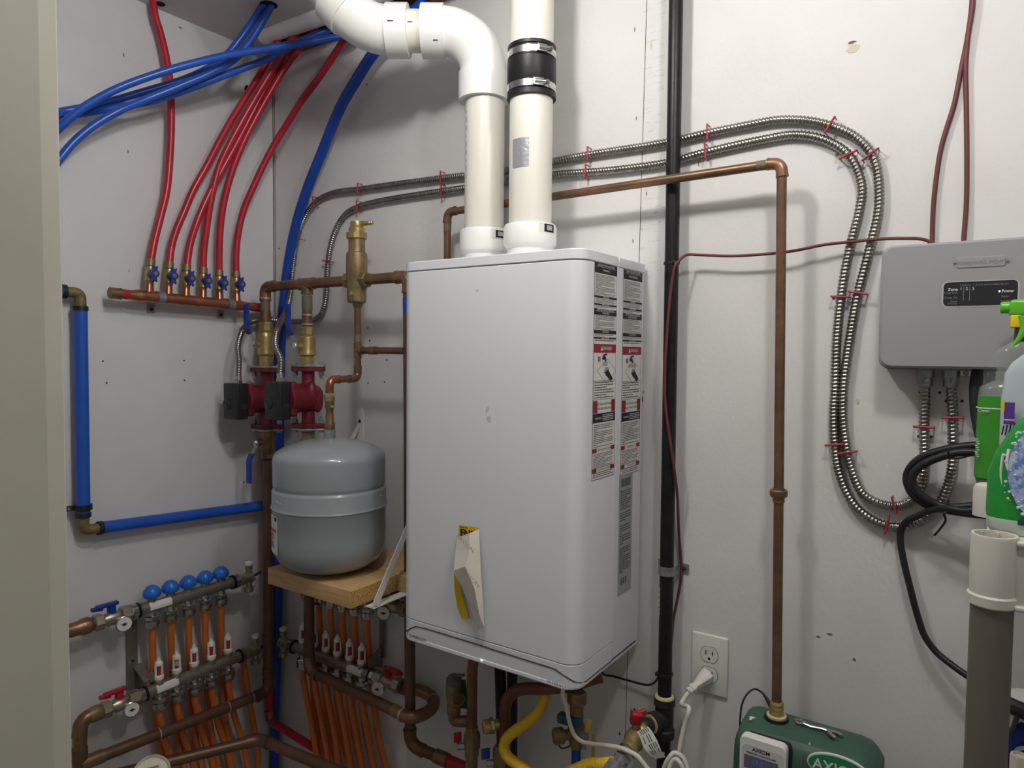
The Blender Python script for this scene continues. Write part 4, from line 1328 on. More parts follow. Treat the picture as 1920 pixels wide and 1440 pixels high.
armor(cpts, .0072, 'armored_conduit', 'lower armoured steel conduit looping from relay box to left pump', 'conduit', 'armoured conduits')
# staples


def polyat(spec, px, py):
    best = None
    for (a, c) in zip(spec[:-1], spec[1:]):
        for t in range(0, 21):
            x = a[0] + (c[0] - a[0]) * t / 20; y = a[1] + (c[1] - a[1]) * t / 20
            dd = (x - px) ** 2 + (y - py) ** 2
            if best is None or dd < best[0]:
                best = (dd, (x, y, a[2] + (c[2] - a[2]) * t / 20), (b(*c) - b(*a)).normalized())
    return b(*best[1]), best[2]


STP = [
    (CU, 592, 378, 'red staple on upper conduit where it starts to dive behind blue riser'),
    (CU, 674, 355, 'red staple on upper conduit above the brass separator'),
    (CL, 673, 388, 'red staple on lower conduit above the brass separator'),
    (CU, 829, 334, 'red staple on upper conduit just left of cream vent pipes'),
    (CL, 833, 358, 'red staple on lower conduit just left of cream vent pipes'),
    (CU, 1106, 290, 'red staple on upper conduit between vent pipes and black gas pipe'),
    (CL, 1102, 323, 'red staple on lower conduit between vent pipes and black gas pipe'),
    (CU, 1327, 250, 'red staple on upper conduit just right of black gas pipe'),
    (CL, 1326, 285, 'red staple on lower conduit just right of black gas pipe'),
    (CU, 1558, 237, 'red staple at top of upper conduit bend'),
    (CL, 1594, 292, 'red staple on shoulder of lower conduit bend'),
    (CU, 1634, 292, 'red staple on shoulder of upper conduit bend'),
    (CL, 1577, 557, 'red staple on left conduit run beside grey relay box'),
    (CU, 1607, 550, 'red staple on right conduit run beside grey relay box'),
    (CL, 1567, 833, 'red staple on left conduit run, level with black cable coil'),
    (CU, 1594, 846, 'red staple on right conduit run, level with black cable coil'),
    (CU, 557, 448, 'red staple on upper conduit beside dark blue riser'),
    (CL, 614, 490, 'red staple on lower conduit left of brass separator'),
    (CU, 1733, 800, 'red staple on left conduit below relay box'),
    (CL, 1787, 782, 'red staple on right conduit below relay box'),
    (CU, 1678, 948, 'red staple at bottom of upper conduit loop'),
    (CL, 1664, 985, 'red staple at bottom of lower conduit loop'),
]
for spec, px, py, lab in STP:
    c, t = polyat(spec, px, py)
    s = V((0, -1, 0)).cross(t).normalized()
    dfront = -c.y + .0085
    W_ = .0135
    p = [V((c.x, -.0005, c.z)) - s * W_, V((c.x, -dfront, c.z)) - s * W_, V((c.x, -dfront - .0015, c.z)), V((c.x, -dfront, c.z)) + s * W_, V((c.x, -.0005, c.z)) + s * W_]
    mb = MB().tube([p[0], p[1]], .0011, 6).tube([p[1], p[3]], .0019, 8).tube([p[3], p[4]], .0011, 6).sphere(p[1], .002, seg=8).sphere(p[3], .002, seg=8)
    tag(obj('conduit_staple', mb, M_STAPLE), lab, 'staple', 'red conduit staples')

# =================================================================== CONDENSATE COPPER LINE (half inch)
cl_ = thing('copper_condensate_line', 'long thin copper pipe crossing above heater and dropping to green feeder', 'pipe', b(1456, 1300, .064))
DC = .064
pA = b(838, 500, DC); pA = V((b(839, 405, DC).x, -DC, 1.50))
pB = b(839, 398, DC); pC = b(1466, 305, DC); pDn = b(1456, 1342, DC)
pB.x = pA.x
pC2 = V((pC.x, -DC, pC.z)); pE = V((pDn.x, -DC, pDn.z))
hard_run(cl_, [pA, pB, pC2, pE], .0082, M_COPPER, M_COPPERF, R=.0145, fr=1.2)
d = (pE - pC2).normalized(); q = pC2 + d * ((b(1452, 921, DC) - pC2).length)
obj('coupling', MB().cyl(q - d * .006, q + d * .018, .0100, seg=16).lathe([(.0128, -.004), (.0148, -.002), (.0148, .006), (.0128, .0092)], q, d, 16), M_COPPERF, cl_)
obj('patina_band', MB().cyl(pC2 + V((-.040, 0, 0)), pC2 + V((-.022, 0, 0)), .0086, seg=16), M_PATINA, cl_)
obj('patina_band', MB().cyl(pB - V((0, 0, .024)), pB - V((0, 0, .044)), .0088, seg=16), M_PATINA, cl_)
obj('threaded_adapter', MB().lathe([(.0095, .030), (.0115, .026), (.0105, .022), (.0118, .018), (.0105, .014), (.0122, .009), (.0128, 0)], pE - V((0, 0, .004)), (0, 0, 1), 16), M_BRASS, cl_)

# =================================================================== GAS PIPE
gp = thing('gas_pipe', 'black iron gas pipe running full height beside heater right side', 'pipe', (1.223, -.034, .5))
GD = .034
gt, gb_ = V((b(1267, 0, GD).x, -GD, CEIL + .05)), V((b(1246, 1310, GD).x, -GD, b(1246, 1306, GD).z))
RG = .0132
obj('pipe', MB().cyl(gb_, gt, RG, seg=22), M_IRON, gp)
zt0 = b(1246, 1307, GD).z
te = MB().lathe([(.0205, zt0), (.0205, zt0 - .014), (.0178, zt0 - .017), (.0178, zt0 - .060), (.0205, zt0 - .063), (.0205, zt0 - .078)], (gb_.x, -GD, 0), (0, 0, 1), 24)
tc_ = V((gb_.x, -GD, zt0 - .040))
sd = V((-.36, -.93, -.06)).normalized()
te.lathe([(.0172, 0), (.0172, .022), (.0200, .024), (.0205, .036)], tc_, sd, 24)
obj('tee', te, M_IRONF, gp)
obj('dope_ring', MB().lathe([(.0195, zt0 - .001), (.0178, zt0 + .003), (.0135, zt0 + .0045)], (gb_.x, -GD, 0), (0, 0, 1), 24), M_DOPE, gp)
obj('dope_ring', MB().lathe([(.0178, .0350), (.0178, .0372), (.012, .0376)], tc_, sd, 24), M_DOPE, gp)
obj('drip_leg', MB().cyl((gb_.x, -GD, zt0 - .07), (gb_.x + .002, -GD, .34), RG, seg=22), M_IRON, gp)
obj('nipple', MB().cyl(tc_ + sd * .03, tc_ + sd * .056, .0125, seg=18).lathe([(.0158, .044), (.0168, .046), (.0168, .056), (.0150, .060)], tc_, sd, 12), M_IRONF, gp)
gxl = gt.lerp(gb_, (gt.z - b(1236, 1125, GD).z) / (gt.z - gb_.z)).x
patch('barcode_label', V((gxl, -GD, 0)), RG + .0005, -165, -130, b(1236, 1150, GD).z, b(1236, 1098, GD).z, M_PAPER, gp, 4)
for k in range(5):
    zz = b(1236, 1108 + k * 9, GD).z
    patch('label_print', V((gxl, -GD, 0)), RG + .0008, -150, -139, zz - .002, zz + .002, M_INK, gp, 3)
patch('paper_wrap', V((gb_.x, -GD, 0)), RG + .0006, -135, -60, zt0 - .112, zt0 - .102, M_PAPER, gp, 6)
for py, lab in ((494, 'black cable tie around gas pipe beside heater top right corner'), (1264, 'black cable tie around gas pipe below heater')):
    zz = b(1252, py, GD).z; xx = gt.lerp(gb_, (gt.z - zz) / (gt.z - gb_.z)).x
    ty = thing('cable_tie', lab, 'cable tie', (xx, -GD, zz), 'cable ties on gas pipe')
    obj('loop', MB().lathe([(RG + .0004, -.0025), (RG + .002, -.0025), (RG + .002, .0025), (RG + .0004, .0025)], (xx, -GD, zz), (0, 0, 1), 22), M_BLKP, ty)
    obj('head', MB().box((xx + .0085 if py < 600 else xx - .0115, -GD - .011, zz), (.007, .006, .007), bev=.001), M_BLKP, ty)
# strap on the gas pipe
zz = b(1247, 1068, GD).z; xx = gt.lerp(gb_, (gt.z - zz) / (gt.z - gb_.z)).x
gs = thing('pipe_strap', 'galvanised two screw strap holding black gas pipe below heater labels', 'strap', (xx, -GD, zz))
arc = [V((xx - .030, -.0015, zz)), V((xx - .015, -.0015, zz))] + [V((xx + (RG + .0012) * -cos(radians(a)), -GD - (RG + .0012) * sin(radians(a)), zz)) for a in range(0, 181, 15)] + [V((xx + .015, -.0015, zz)), V((xx + .032, -.0015, zz))]
mb = MB()
for p0, p1 in zip(arc[:-1], arc[1:]):
    dd = (p1 - p0).normalized(); nn = dd.cross(V((0, 0, 1))) * .0018; zv = V((0, 0, .0085))
    mb.add([p0 - zv, p0 + zv, p1 + zv, p1 - zv, p0 - zv + nn, p0 + zv + nn, p1 + zv + nn, p1 - zv + nn], [(0, 1, 2, 3), (4, 7, 6, 5), (0, 3, 7, 4), (1, 5, 6, 2)])
obj('band', mb, M_GALV, gs)
for sx in (-.023, .024):
    obj('screw', MB().lathe([(.0042, 0), (.0036, .002), (.002, .003)], (xx + sx, -.0035, zz), (0, -1, 0), 12), M_BLKG, gs)
# gas ball valve and union
gv = thing('gas_valve', 'brass gas ball valve with red handle and white tag at pipe bottom', 'valve', tc_ + sd * .06)
g0 = tc_ + sd * .056
vd = (b(1165, 1424, .165) - g0).normalized()
obj('body', MB().lathe([(.0135, 0), (.0165, .004), (.0165, .012), (.0150, .016), (.0195, .022), (.0200, .040), (.0150, .048), (.0170, .052), (.0170, .062)], g0, vd, 20), M_BRASS, gv)
obj('stem', MB().cyl(g0 + vd * .030, g0 + vd * .030 + V((0, 0, .028)), .0075, seg=12), M_BRASSD, gv)
hc_ = g0 + vd * .030 + V((0, 0, .030))
hdl = MB()
hv = V((-.35, -.6, .25)).normalized()
hdl.box(hc_ + V((0, 0, .010)), (.022, .016, .026), Euler((.25, .1, .6)), bev=.005).box(hc_ + hv * -.004 + V((.004, 0, .020)), (.026, .008, .011), Euler((0, -.3, .6)), bev=.003)
obj('handle', hdl, M_REDV, gv)
n0 = g0 + vd * .062
obj('flare_nut', MB().lathe([(.0125, 0), (.0125, .010), (.0150, .010)], n0, vd, 18).hexn(n0 + vd * .008, n0 + vd * .026, .0170).cyl(n0 + vd * .026, n0 + vd * .038, .0132, seg=18).hexn(n0 + vd * .038, n0 + vd * .062, .0200), M_GALV, gv, ang=20)
n1 = n0 + vd * .060
# paper tag
tg = thing('paper_tag', 'white printed paper tag hanging from gas valve', 'tag', b(1215, 1395, .14))
TP = [(1194, 1372, 1215, 1362, .135), (1200, 1382, 1222, 1370, .142), (1206, 1400, 1232, 1388, .150), (1213, 1410, 1237, 1400, .152), (1222, 1419, 1241, 1410, .150), (1229, 1423, 1248, 1420, .146)]
vs = []
for a, c, d2, e_, dd in TP:
    vs += [b(a, c, dd), b(d2, e_, dd)]
tp_ = obj('paper', MB().add(vs, [(2 * i, 2 * i + 1, 2 * i + 3, 2 * i + 2) for i in range(5)]), M_PAPER, tg, ang=60)
ik = MB()
for (t, n) in ((.2, 12), (.36, 12), (.5, 10), (.66, 12), (.82, 11)):
    for i in range(4):
        if (i + int(t * 10)) % 5 == 4:
            continue
        A0, A1, B0, B1 = vs[2 * i], vs[2 * i + 1], vs[2 * i + 2], vs[2 * i + 3]
        f = lambda s_, q_: (A0.lerp(A1, s_)).lerp(B0.lerp(B1, s_), q_) + V((-.0002, -.0006, .0003))
        ik.add([f(t, .08), f(t + .06, .08), f(t + .06, .9), f(t, .9)], [(0, 1, 2, 3)])
flat('small_print', ik, M_INKG, tp_)

# yellow corrugated gas tube
yp = [V((1.04, -.14, HZ0 + .02)), b(1023, 1290, .135), b(1020, 1310, .14), b(1012, 1330, .15), b(992, 1351, .16), b(966, 1370, .175), b(950, 1385, .185), b(945, 1402, .19), b(953, 1420, .195), b(975, 1436, .20), b(1005, 1455, .205), b(1045, 1460, .205), b(1080, 1444, .20), b(1105, 1434, .19), b(1130, 1433, .185), b(1150, 1431, .178), n1 - (n1 - b(1150, 1431, .178)) * .35, n1]
yt = resample(spline(yp, 10), .0016)
Nn = len(yt)
mb = MB().tube(yt, .0105, 16, rad=lambda i, a: .0108 + (.0011 * (.5 + .5 * cos(2 * pi * i / 3)) if Nn * .68 < i < Nn * .93 else (.0003 * cos(2 * pi * i / 3))))
tag(obj('yellow_gas_tube', mb, M_CSST, ang=60), 'yellow ribbed flexible gas tube curving below heater to gas valve', 'pipe')

# =================================================================== WIRES
flex([b(1823, -40, .006), b(1822, 10, .006), b(1814, 70, .006), b(1802, 130, .006), b(1789, 195, .006), b(1775, 240, .006), b(1765, 275, .006), b(1756, 330, .006), b(1750, 390, .006), b(1748, 450, .006), b(1747, 480, .012)], .0036, M_MAROON, 'thermostat_wire', 'left one of two maroon wires dropping from ceiling onto relay box', 'wire', 'wires above relay box')
flex([b(1826, -40, .0085), b(1824, 10, .0092), b(1816, 60, .0092), b(1811, 120, .007), b(1812, 200, .006), b(1813, 300, .006), b(1812, 380, .006), b(1807, 450, .0092), b(1806, 480, .012)], .0036, M_MAROON, 'thermostat_wire', 'right one of two maroon wires dropping from ceiling onto relay box', 'wire', 'wires above relay box')
flex([b(1760, 466, .01), b(1735, 450, .012), b(1690, 447, .02), b(1640, 449, .022), b(1600, 453, .020), b(1545, 459, .024), b(1490, 470, .028), b(1440, 476, .03), b(1370, 480, .03), b(1310, 478, .03), b(1287, 478, .034), b(1273, 489, .045), b(1266, 497, .051), b(1261, 520, .052), b(1256, 560, .054), b(1251, 620, .056), b(1247, 690, .056), b(1247, 750, .056), b(1254, 810, .054), b(1263, 870, .050), b(1270, 930, .03), b(1273, 1000, .014), b(1277, 1055, .006), b(1277, 1085, .006), b(1271, 1120, .01), b(1263, 1160, .02), b(1259, 1200, .03), b(1254, 1250, .028)], .0026, M_MAROON, 'thermostat_wire', 'maroon wire tied along black gas pipe and running to relay box', 'wire')
flex([V((1.10, -.03, HZ0 + .01)), b(1130, 1263, .012), b(1150, 1268, .01), b(1175, 1275, .01), b(1205, 1283, .012), b(1218, 1284, .016), b(1228, 1279, .022), b(1234, 1270, .03)], .0022, M_BLKP, 'thin_black_wire', 'thin black wire from under heater to gas pipe tie', 'wire')
# black cable coil right
flex([b(1834, 690, .03), b(1829, 730, .035), b(1832, 780, .04), b(1843, 830, .05), b(1852, 855, .06)], .0085, M_BLKP, 'black_cable', 'thick black cable leaving relay box underside behind the clear bottle', 'cable')
CR_ = .0062
k2 = [(1850, 834, .05), (1800, 838, .05), (1760, 846, .045), (1725, 860, .04), (1705, 880, .035), (1700, 900, .034), (1710, 925, .034), (1735, 945, .036), (1770, 955, .04), (1810, 962, .05), (1850, 966, .06)]
k3 = [(1856, 850, .062), (1800, 848, .06), (1760, 858, .056), (1725, 875, .052), (1711, 895, .05), (1716, 915, .05), (1740, 937, .05), (1770, 950, .05), (1810, 950, .055), (1850, 944, .06)]
k4 = [(1850, 952, .078), (1812, 958, .074), (1775, 953, .064), (1745, 957, .05), (1720, 968, .034), (1700, 978, .024), (1690, 992, .018), (1688, 1012, .016), (1694, 1050, .018), (1706, 1100, .020), (1722, 1160, .020), (1735, 1195, .022), (1755, 1222, .026), (1785, 1247, .034), (1815, 1268, .042), (1850, 1290, .05)]
cc = thing('black_cable_coil', 'coil of black cable hanging below relay box with tail curving down wall', 'cable', b(1720, 900, .05))
for nm, kk in (('coil_loop', k2), ('coil_loop', k3), ('cable_tail', k4)):
    obj(nm, MB().tube(spline([b(*p) for p in kk], 8), CR_ if nm == 'coil_loop' else .0053, 12), M_BLKP, cc)
obj('twist_tie', MB().tube(spline([b(1778, 938, .062), b(1775, 960, .066), b(1770, 962, .066), b(1773, 975, .06), b(1764, 990, .055), b(1752, 1004, .05)], 6), .0017, 6).tube(spline([b(1782, 838, .085), b(1778, 850, .085), b(1790, 860, .07), b(1812, 856, .06), b(1828, 852, .05)], 5), .0014, 6), M_BLKP, cc)

# =================================================================== RELAY BOX
zx0, zx1, zz0, zz1 = 1.574, 1.842, 1.428, 1.6235
rb = thing('relay_box', 'grey plastic zone relay box on back wall at right', 'relay box', ((zx0 + zx1) / 2, 0, zz0))


def rr2(x0, x1, z0, z1, r, n=6):
    p = []
    for cx, cz, a0 in ((x1 - r, z1 - r, 0), (x0 + r, z1 - r, 90), (x0 + r, z0 + r, 180), (x1 - r, z0 + r, 270)):
        for k in range(n + 1):
            a = radians(a0 + 90 * k / n); p.append((cx + r * cos(a), cz + r * sin(a)))
    return p


obj('base', MB().prism(rr2(zx0, zx1, zz0, zz1, .018), (0, -.0005, 0), (1, 0, 0), (0, 0, 1), .034), M_ZBASE, rb, bev=.001)
cov = rr2(zx0 + .0035, zx1 - .004, zz0 + .003, zz1 - .003, .016)
cov2 = rr2(zx0 + .0075, zx1 - .008, zz0 + .0065, zz1 - .0065, .014)
n_ = len(cov)
vs = [V((a, -.035, c)) for a, c in cov] + [V((a, -.062, c)) for a, c in cov] + [V((a, -.066, c)) for a, c in cov2]
fs = [tuple(range(2 * n_, 3 * n_))]
for k in range(2):
    for i in range(n_):
        j = (i + 1) % n_
        fs.append((k * n_ + i, k * n_ + j, (k + 1) * n_ + j, (k + 1) * n_ + i))
obj('cover', MB().add(vs, fs), M_ZBOX, rb, ang=35)
FD = .066


def zb(px, py, d=FD):
    return b(px, py, d)


# badge with raised name
q0, q1 = zb(1793, 502.5), zb(1886, 481)
badge = obj('badge', MB().prism(rr2(q0.x, q1.x, zb(1793, 503).z, zb(1796, 483.5).z, .003), (0, -FD + .0002, 0), (1, 0, 0), (0, 0, 1), .0014), M_ZBOX, rb, bev=.0005)
text('lettering', 'Honeywell Home', V(((q0.x + q1.x) / 2, -FD - .0013, (zb(1793, 503).z + zb(1796, 483.5).z) / 2)), (1, 0, 0), (0, 0, 1), .0105, M_ZBASE, badge, align='CENTER', ext=.0004, squash=.92)
# window
w0x, w1x, w0z, w1z = zb(1769, 550).x, zb(1908, 550).x, zb(1772, 574).z, zb(1772, 530).z
obj('window_rim', MB().prism(rr2(w0x - .002, w1x + .002, w0z - .0022, w1z + .0012, .0075), (0, -FD + .0003, 0), (1, 0, 0), (0, 0, 1), .0007), mat('rim', (186, 187, 189), .4), rb, smooth=False)
win = obj('window', MB().prism(rr2(w0x, w1x, w0z, w1z, .006), (0, -FD + .0002, 0), (1, 0, 0), (0, 0, 1), .0012), M_SCREEN, rb, smooth=False)
TD = FD + .0012


def zt_(s, px, py, size, m=M_TXT, al='LEFT', **k):
    text('lettering', s, zb(px, py, TD), (1, 0, 0), (0, 0, 1), size, m, win, align=al, ext=.0001, **k)


zt_('HPSR103   3 ZONE SWITCHING RELAY', 1801, 535.3, .0034, M_TXTG)
zt_('Zone', 1796, 542.6, .0058, M_TXT, 'RIGHT', bold=.0001)
zt_('1', 1799.5, 541.9, .0060); zt_('2', 1810.5, 541.6, .0060); zt_('3', 1822.5, 541.3, .0060)
zt_('T-stat Call', 1795, 548.8, .0042, M_TXTG, 'RIGHT')
zt_('Pump On', 1795, 557.8, .0042, M_TXTG, 'RIGHT')
zt_('Zone', 1794, 565.3, .0038, M_TXTG, 'RIGHT'); zt_('Priority', 1794, 569.2, .0038, M_TXTG, 'RIGHT')
zt_('Power', 1878, 545.8, .0056, bold=.0001)
zt_('Boiler', 1877.5, 555.7, .0040, M_TXTG); zt_('DHW', 1877, 565, .0040, M_TXTG)
vl = MB()
for px in (1806.5, 1818):
    vl.quad(zb(px, 550, TD), (1, 0, 0), (0, 0, 1), -.0003, .0003, -.0105, .0095)
flat('divider_line', vl, M_TXTG, win)
obj('power_light', MB().lathe([(.0012, 0), (.0012, .0006)], zb(1874, 546, TD), (0, -1, 0), 12), M_LED, win)
for px in (1735, 1783):
    q = b(px, 700, .022)
    q = V((q.x, -.02, zz0))
    obj('conduit_connector', MB().cyl(q, q - V((0, 0, .012)), .0125, seg=18).cyl(q - V((0, 0, .012)), q - V((0, 0, .026)), .0108, seg=18).cyl(q + V((.002, -.011, -.016)), q + V((.004, -.0165, -.016)), .0035, seg=10), M_GALV, rb)
tbk = obj('screw_terminal', MB().box((b(1827, 704, .03).x, -.028, zz0 - .004), (.036, .010, .010), bev=.001), M_STEEL, rb)
for k in (-1, 1):
    obj('terminal_screw', MB().lathe([(.004, 0), (.003, .002)], (b(1827, 704, .03).x + k * .011, -.033, zz0 - .004), (0, -1, 0), 12), M_GALV, tbk)

# =================================================================== OUTLET, CORD
OX = (b(1299.4, 1181).x + b(1367, 1197.6).x) / 2; OZ = (b(1333, 1189).z + b(1331, 1299).z) / 2
outl = thing('wall_outlet', 'white duplex wall outlet with cord plugged in its lower socket', 'outlet', (OX, 0, OZ))
obj('cover_plate', MB().box((OX, -.0028, OZ), (.0695, .0055, .114), bev=.0025), M_OUT, outl)
for k, s in enumerate((1, -1)):
    cz = OZ + s * .0195
    pts = [(.0165 * cos(radians(a)), .0165 * sin(radians(a))) for a in range(0, 360, 12)]
    pts = [(a, max(min(c, .0142), -.0142)) for a, c in pts]
    rim = flat('socket_gap', MB().prism([(a * 1.06, c * 1.06) for a, c in pts], (OX, -.0050, cz), (1, 0, 0), (0, 0, 1), .0008), M_INKG, outl)
    so_ = obj('socket', MB().prism(pts, (OX, -.0050, cz), (1, 0, 0), (0, 0, 1), .0020), M_OUT, outl)
    mb = MB().box((OX - .0064, -.0071, cz + .0035), (.0022, .0006, .0085)).box((OX + .0064, -.0071, cz + .0035), (.0020, .0006, .0070))
    mb.lathe([(.0027, 0), (.0027, .0004)], (OX, -.0069, cz - .0078), (0, -1, 0), 12)
    flat('slot', mb, M_INK, so_)
obj('plate_screw', MB().lathe([(.0028, 0), (.0022, .001)], (OX, -.0055, OZ), (0, -1, 0), 12), M_OUT, outl)
pw = thing('heater_power_cord', 'white power cord plugged into wall outlet, looping to underside of heater', 'cord', (OX, -.02, OZ - .0195))
pz0 = V((OX, -.0075, OZ - .0185))
pd = V((-.42, -.80, -.42)).normalized()
R3 = Matrix((V((1, 0, 0)) - pd * pd.x, pd, (V((1, 0, 0)) - pd * pd.x).cross(pd))).transposed()
pl = MB()
secs = [(0, .0125, .0115), (.006, .0130, .0120), (.022, .0095, .0085), (.036, .0062, .0060), (.042, .0085, .0075), (.046, .0085, .0075), (.047, .0062, .0055), (.052, .0082, .0072), (.055, .0060, .0055)]
uq = V((1, 0, 0)); uq = (uq - pd * uq.dot(pd)).normalized(); wq = pd.cross(uq)
vs = []
for t, a, c in secs:
    for k in range(12):
        an = 2 * pi * k / 12
        ca, sa = cos(an), sin(an)
        s_ = (abs(ca) ** 4 + abs(sa) ** 4) ** -.25
        vs.append(pz0 + pd * t + uq * a * ca * s_ + wq * c * sa * s_)
fs = [tuple(range(11, -1, -1)), tuple(range(len(vs) - 12, len(vs)))]
for i in range(len(secs) - 1):
    for k in range(12):
        fs.append((i * 12 + k, i * 12 + (k + 1) % 12, (i + 1) * 12 + (k + 1) % 12, (i + 1) * 12 + k))
obj('plug', MB().add(vs, fs), M_CORD, pw, ang=40)
pe_ = pz0 + pd * .05
cordA = [pe_, pe_ + pd * .02 + V((-.002, 0, -.012)), b(1292, 1330, .11), b(1283, 1362, .115), b(1276, 1395, .12), b(1271, 1430, .125), b(1268, 1470, .13), b(1262, 1500, .135), b(1245, 1490, .14), b(1243, 1450, .145), b(1254, 1422, .145), b(1265, 1412, .14), b(1280, 1420, .138), b(1290, 1450, .14), b(1288, 1490, .14), b(1268, 1500, .145), b(1252, 1470, .15), b(1255, 1440, .152), b(1266, 1424, .15), b(1276, 1432, .15), b(1282, 1460, .15), b(1272, 1500, .155), b(1245, 1480, .16), b(1226, 1455, .165), b(1210, 1436, .168), b(1195, 1418, .17), b(1170, 1405, .17), b(1145, 1399, .165), b(1110, 1395, .16), b(1090, 1390, .158), b(1077, 1378, .156), b(1068, 1355, .154), b(1062, 1325, .152), b(1055, 1300, .15), V((1.09, -.15, HZ0 + .01))]
obj('cord', MB().tube(spline(cordA, 8), .0042, 12), M_CORD, pw)

# =================================================================== GLYCOL FEEDER (green tank box)
ax0, ax1 = 1.392, 1.597
fd = thing('glycol_feeder', 'dark green plastic glycol feeder with digital controller at bottom right', 'feeder', ((ax0 + ax1) / 2, -.1, .4))
zs, zk, zr = .806, .822, .811      # back edge, crown, front ridge
yF = -.118
prof = [(-.012, .40), (-.012, zs), (-.030, zk - .004), (-.050, zk), (-.085, .8205), (-.108, .815), (yF, .806), (yF - .006, .790), (yF - .010, .74), (yF - .012, .40)]
n_ = len(prof)
vs = []
xs = [(ax0 - .010, .55), (ax0 - .004, .90), (ax0 + .010, 1.0), (ax1 - .030, 1.0), (ax1 - .014, .93), (ax1 - .004, .75), (ax1 + .004, .50)]
ymid = -.066
for X, k in xs:
    for (y, z) in prof:
        zz = z if z < .5 else z - (1 - k) * .045
        yy = ymid + (y - ymid) * (1 - (1 - k) * .25)
        vs.append(V((X, yy, zz)))
fs = []
for i in range(len(xs) - 1):
    for k in range(n_):
        k2_ = (k + 1) % n_
        fs.append((i * n_ + k, i * n_ + k2_, (i + 1) * n_ + k2_, (i + 1) * n_ + k))
fs.append(tuple(range(n_))); fs.append(tuple((len(xs) - 1) * n_ + k for k in range(n_ - 1, -1, -1)))
obj('tank_body', MB().add(vs, fs), M_GREEN, fd, ang=28, bev=.003)
q = V((pE.x, -DC, zk - .006))
obj('neck_gasket', MB().lathe([(.021, -.004), (.022, .002), (.019, .0092), (.012, .009)], q, (0, 0, 1), 24), M_RUB, fd)
obj('dope_ring', MB().lathe([(.0165, .009), (.0165, .0125), (.012, .0135)], q, (0, 0, 1), 20), M_DOPE, fd)
chp = MB()
for px, py, rx, ry in ((1411, 1346, .006, .004), (1408, 1349, .003, .005)):
    blob(chp, h(px, py, .8205) + V((0, 0, .0006)), (1, 0, 0), (0, 1, 0), rx, ry, int(px))
blob(chp, b(1518, 1394, .122) + V((0, -.0006, 0)), (1, 0, 0), (0, 0, 1), .002, .0022, 4)
for k in range(12):
    blob(chp, h(1490 + (k * 7) % 28, 1348 + (k * 5) % 10, .8225) + V((0, 0, .0005)), (1, 0, 0), (0, 1, 0), .0012, .001, k)
obj('paint_spatter', chp, M_WHITE, fd, smooth=False)
# logo oval on the front
YL = yF - .0098
oc = b(1572, 1442, -YL)
ov = [(.046 * cos(radians(a)), .0215 * sin(radians(a))) for a in range(0, 360, 8)]
lg = flat('logo_oval', MB().prism([(a, c) for a, c in ov], oc + V((0, .0025, 0)), (1, 0, -.0), (0, 0, 1), .0045), M_TXT, fd)
flat('logo_field', MB().prism([(a * .95, c * .9) for a, c in ov], oc + V((0, -.0021, 0)), (1, 0, 0), (0, 0, 1), .0006), M_LOGOG, lg)
text('lettering', 'AXIOM', oc + V((-.001, -.0030, -.001)), (1, 0, 0), (0, 0, 1), .0235, M_TXT, lg, align='CENTER', ext=.0002, squash=.95, bold=.0003)
# controller
kd = .142
ca, cb_ = b(1388, 1420, kd), b(1478, 1420, kd)
kz1 = b(1405, 1382, kd).z
kx0, kx1 = b(1386, 1425, kd).x, b(1474, 1425, kd).x
ctl = obj('controller', MB().prism(rr2(kx0, kx1, kz1 - .095, kz1, .010), (0, -kd + .018, 0), (1, 0, 0), (0, 0, 1), .018), M_WHITE, fd, bev=.002)
obj('controller_back', MB().prism(rr2(kx0 + .003, kx1 + .005, kz1 - .098, kz1 - .004, .010), (0, -kd + .030, 0), (1, 0, 0), (0, 0, 1), .014), M_BLKP, fd)
fx = (kx0 + kx1) / 2
fy = -kd - .0003
flat('display_bezel', MB().prism(rr2(kx0 + .004, kx1 - .003, kz1 - .090, kz1 - .013, .0092), (0, fy + .0002, 0), (1, 0, 0), (0, 0, 1), .0004), mat('panel grey', (206, 207, 208), .5), ctl)
ld = flat('display', MB().box((fx - .002, fy - .0004, kz1 - .041), (.054, .001, .022)), M_LCD, ctl)
text('lettering', '13.2', (fx - .008, fy - .0012, kz1 - .039), (1, 0, 0), (0, 0, 1), .011, M_LCDB, ld, align='CENTER', ext=.0001, shear=.15)
text('lettering', 'AXIOM', (fx - .002, fy - .0007, kz1 - .0185), (1, 0, 0), (0, 0, 1), .0088, M_INK, ctl, align='CENTER', ext=.0001, bold=.0001)
text('lettering', 'PRESSURE  CONTROLLER', (fx - .002, fy - .0007, kz1 - .0255), (1, 0, 0), (0, 0, 1), .0042, M_INK, ctl, align='CENTER', ext=.0001)
for k in range(4):
    obj('button', MB().lathe([(.0062, 0), (.0062, .001), (.0054, .0016)], (fx - .026 + k * .0165, fy - .0002, kz1 - .062), (0, -1, 0), 18), mat('button grey', (120, 120, 122), .5) if k == 0 else MATS['button grey'], ctl)
obj('indicator', MB().lathe([(.0016, 0), (.0016, .0006)], (kx1 - .010, fy - .0003, kz1 - .040), (0, -1, 0), 10), M_INK, ctl)
text('lettering', 'Power', (kx1 - .009, fy - .0007, kz1 - .047), (1, 0, 0), (0, 0, 1), .0042, M_INK, ctl, align='CENTER', ext=.0001)
bw_ = [b(1444, 1320, .03), b(1437, 1308, .03), b(1428, 1298, .032), b(1415, 1292, .04), b(1402, 1300, .05), b(1392, 1318, .06), b(1388, 1345, .07), b(1387, 1375, .075), b(1386, 1392, .078)]
bwo = thing('sensor_wire', 'thin black wire arching from condensate pipe foot to controller side', 'wire', b(1388, 1345, .06))
obj('wire', MB().tube(spline(bw_, 8), .0018, 8), M_BLKP, bwo)
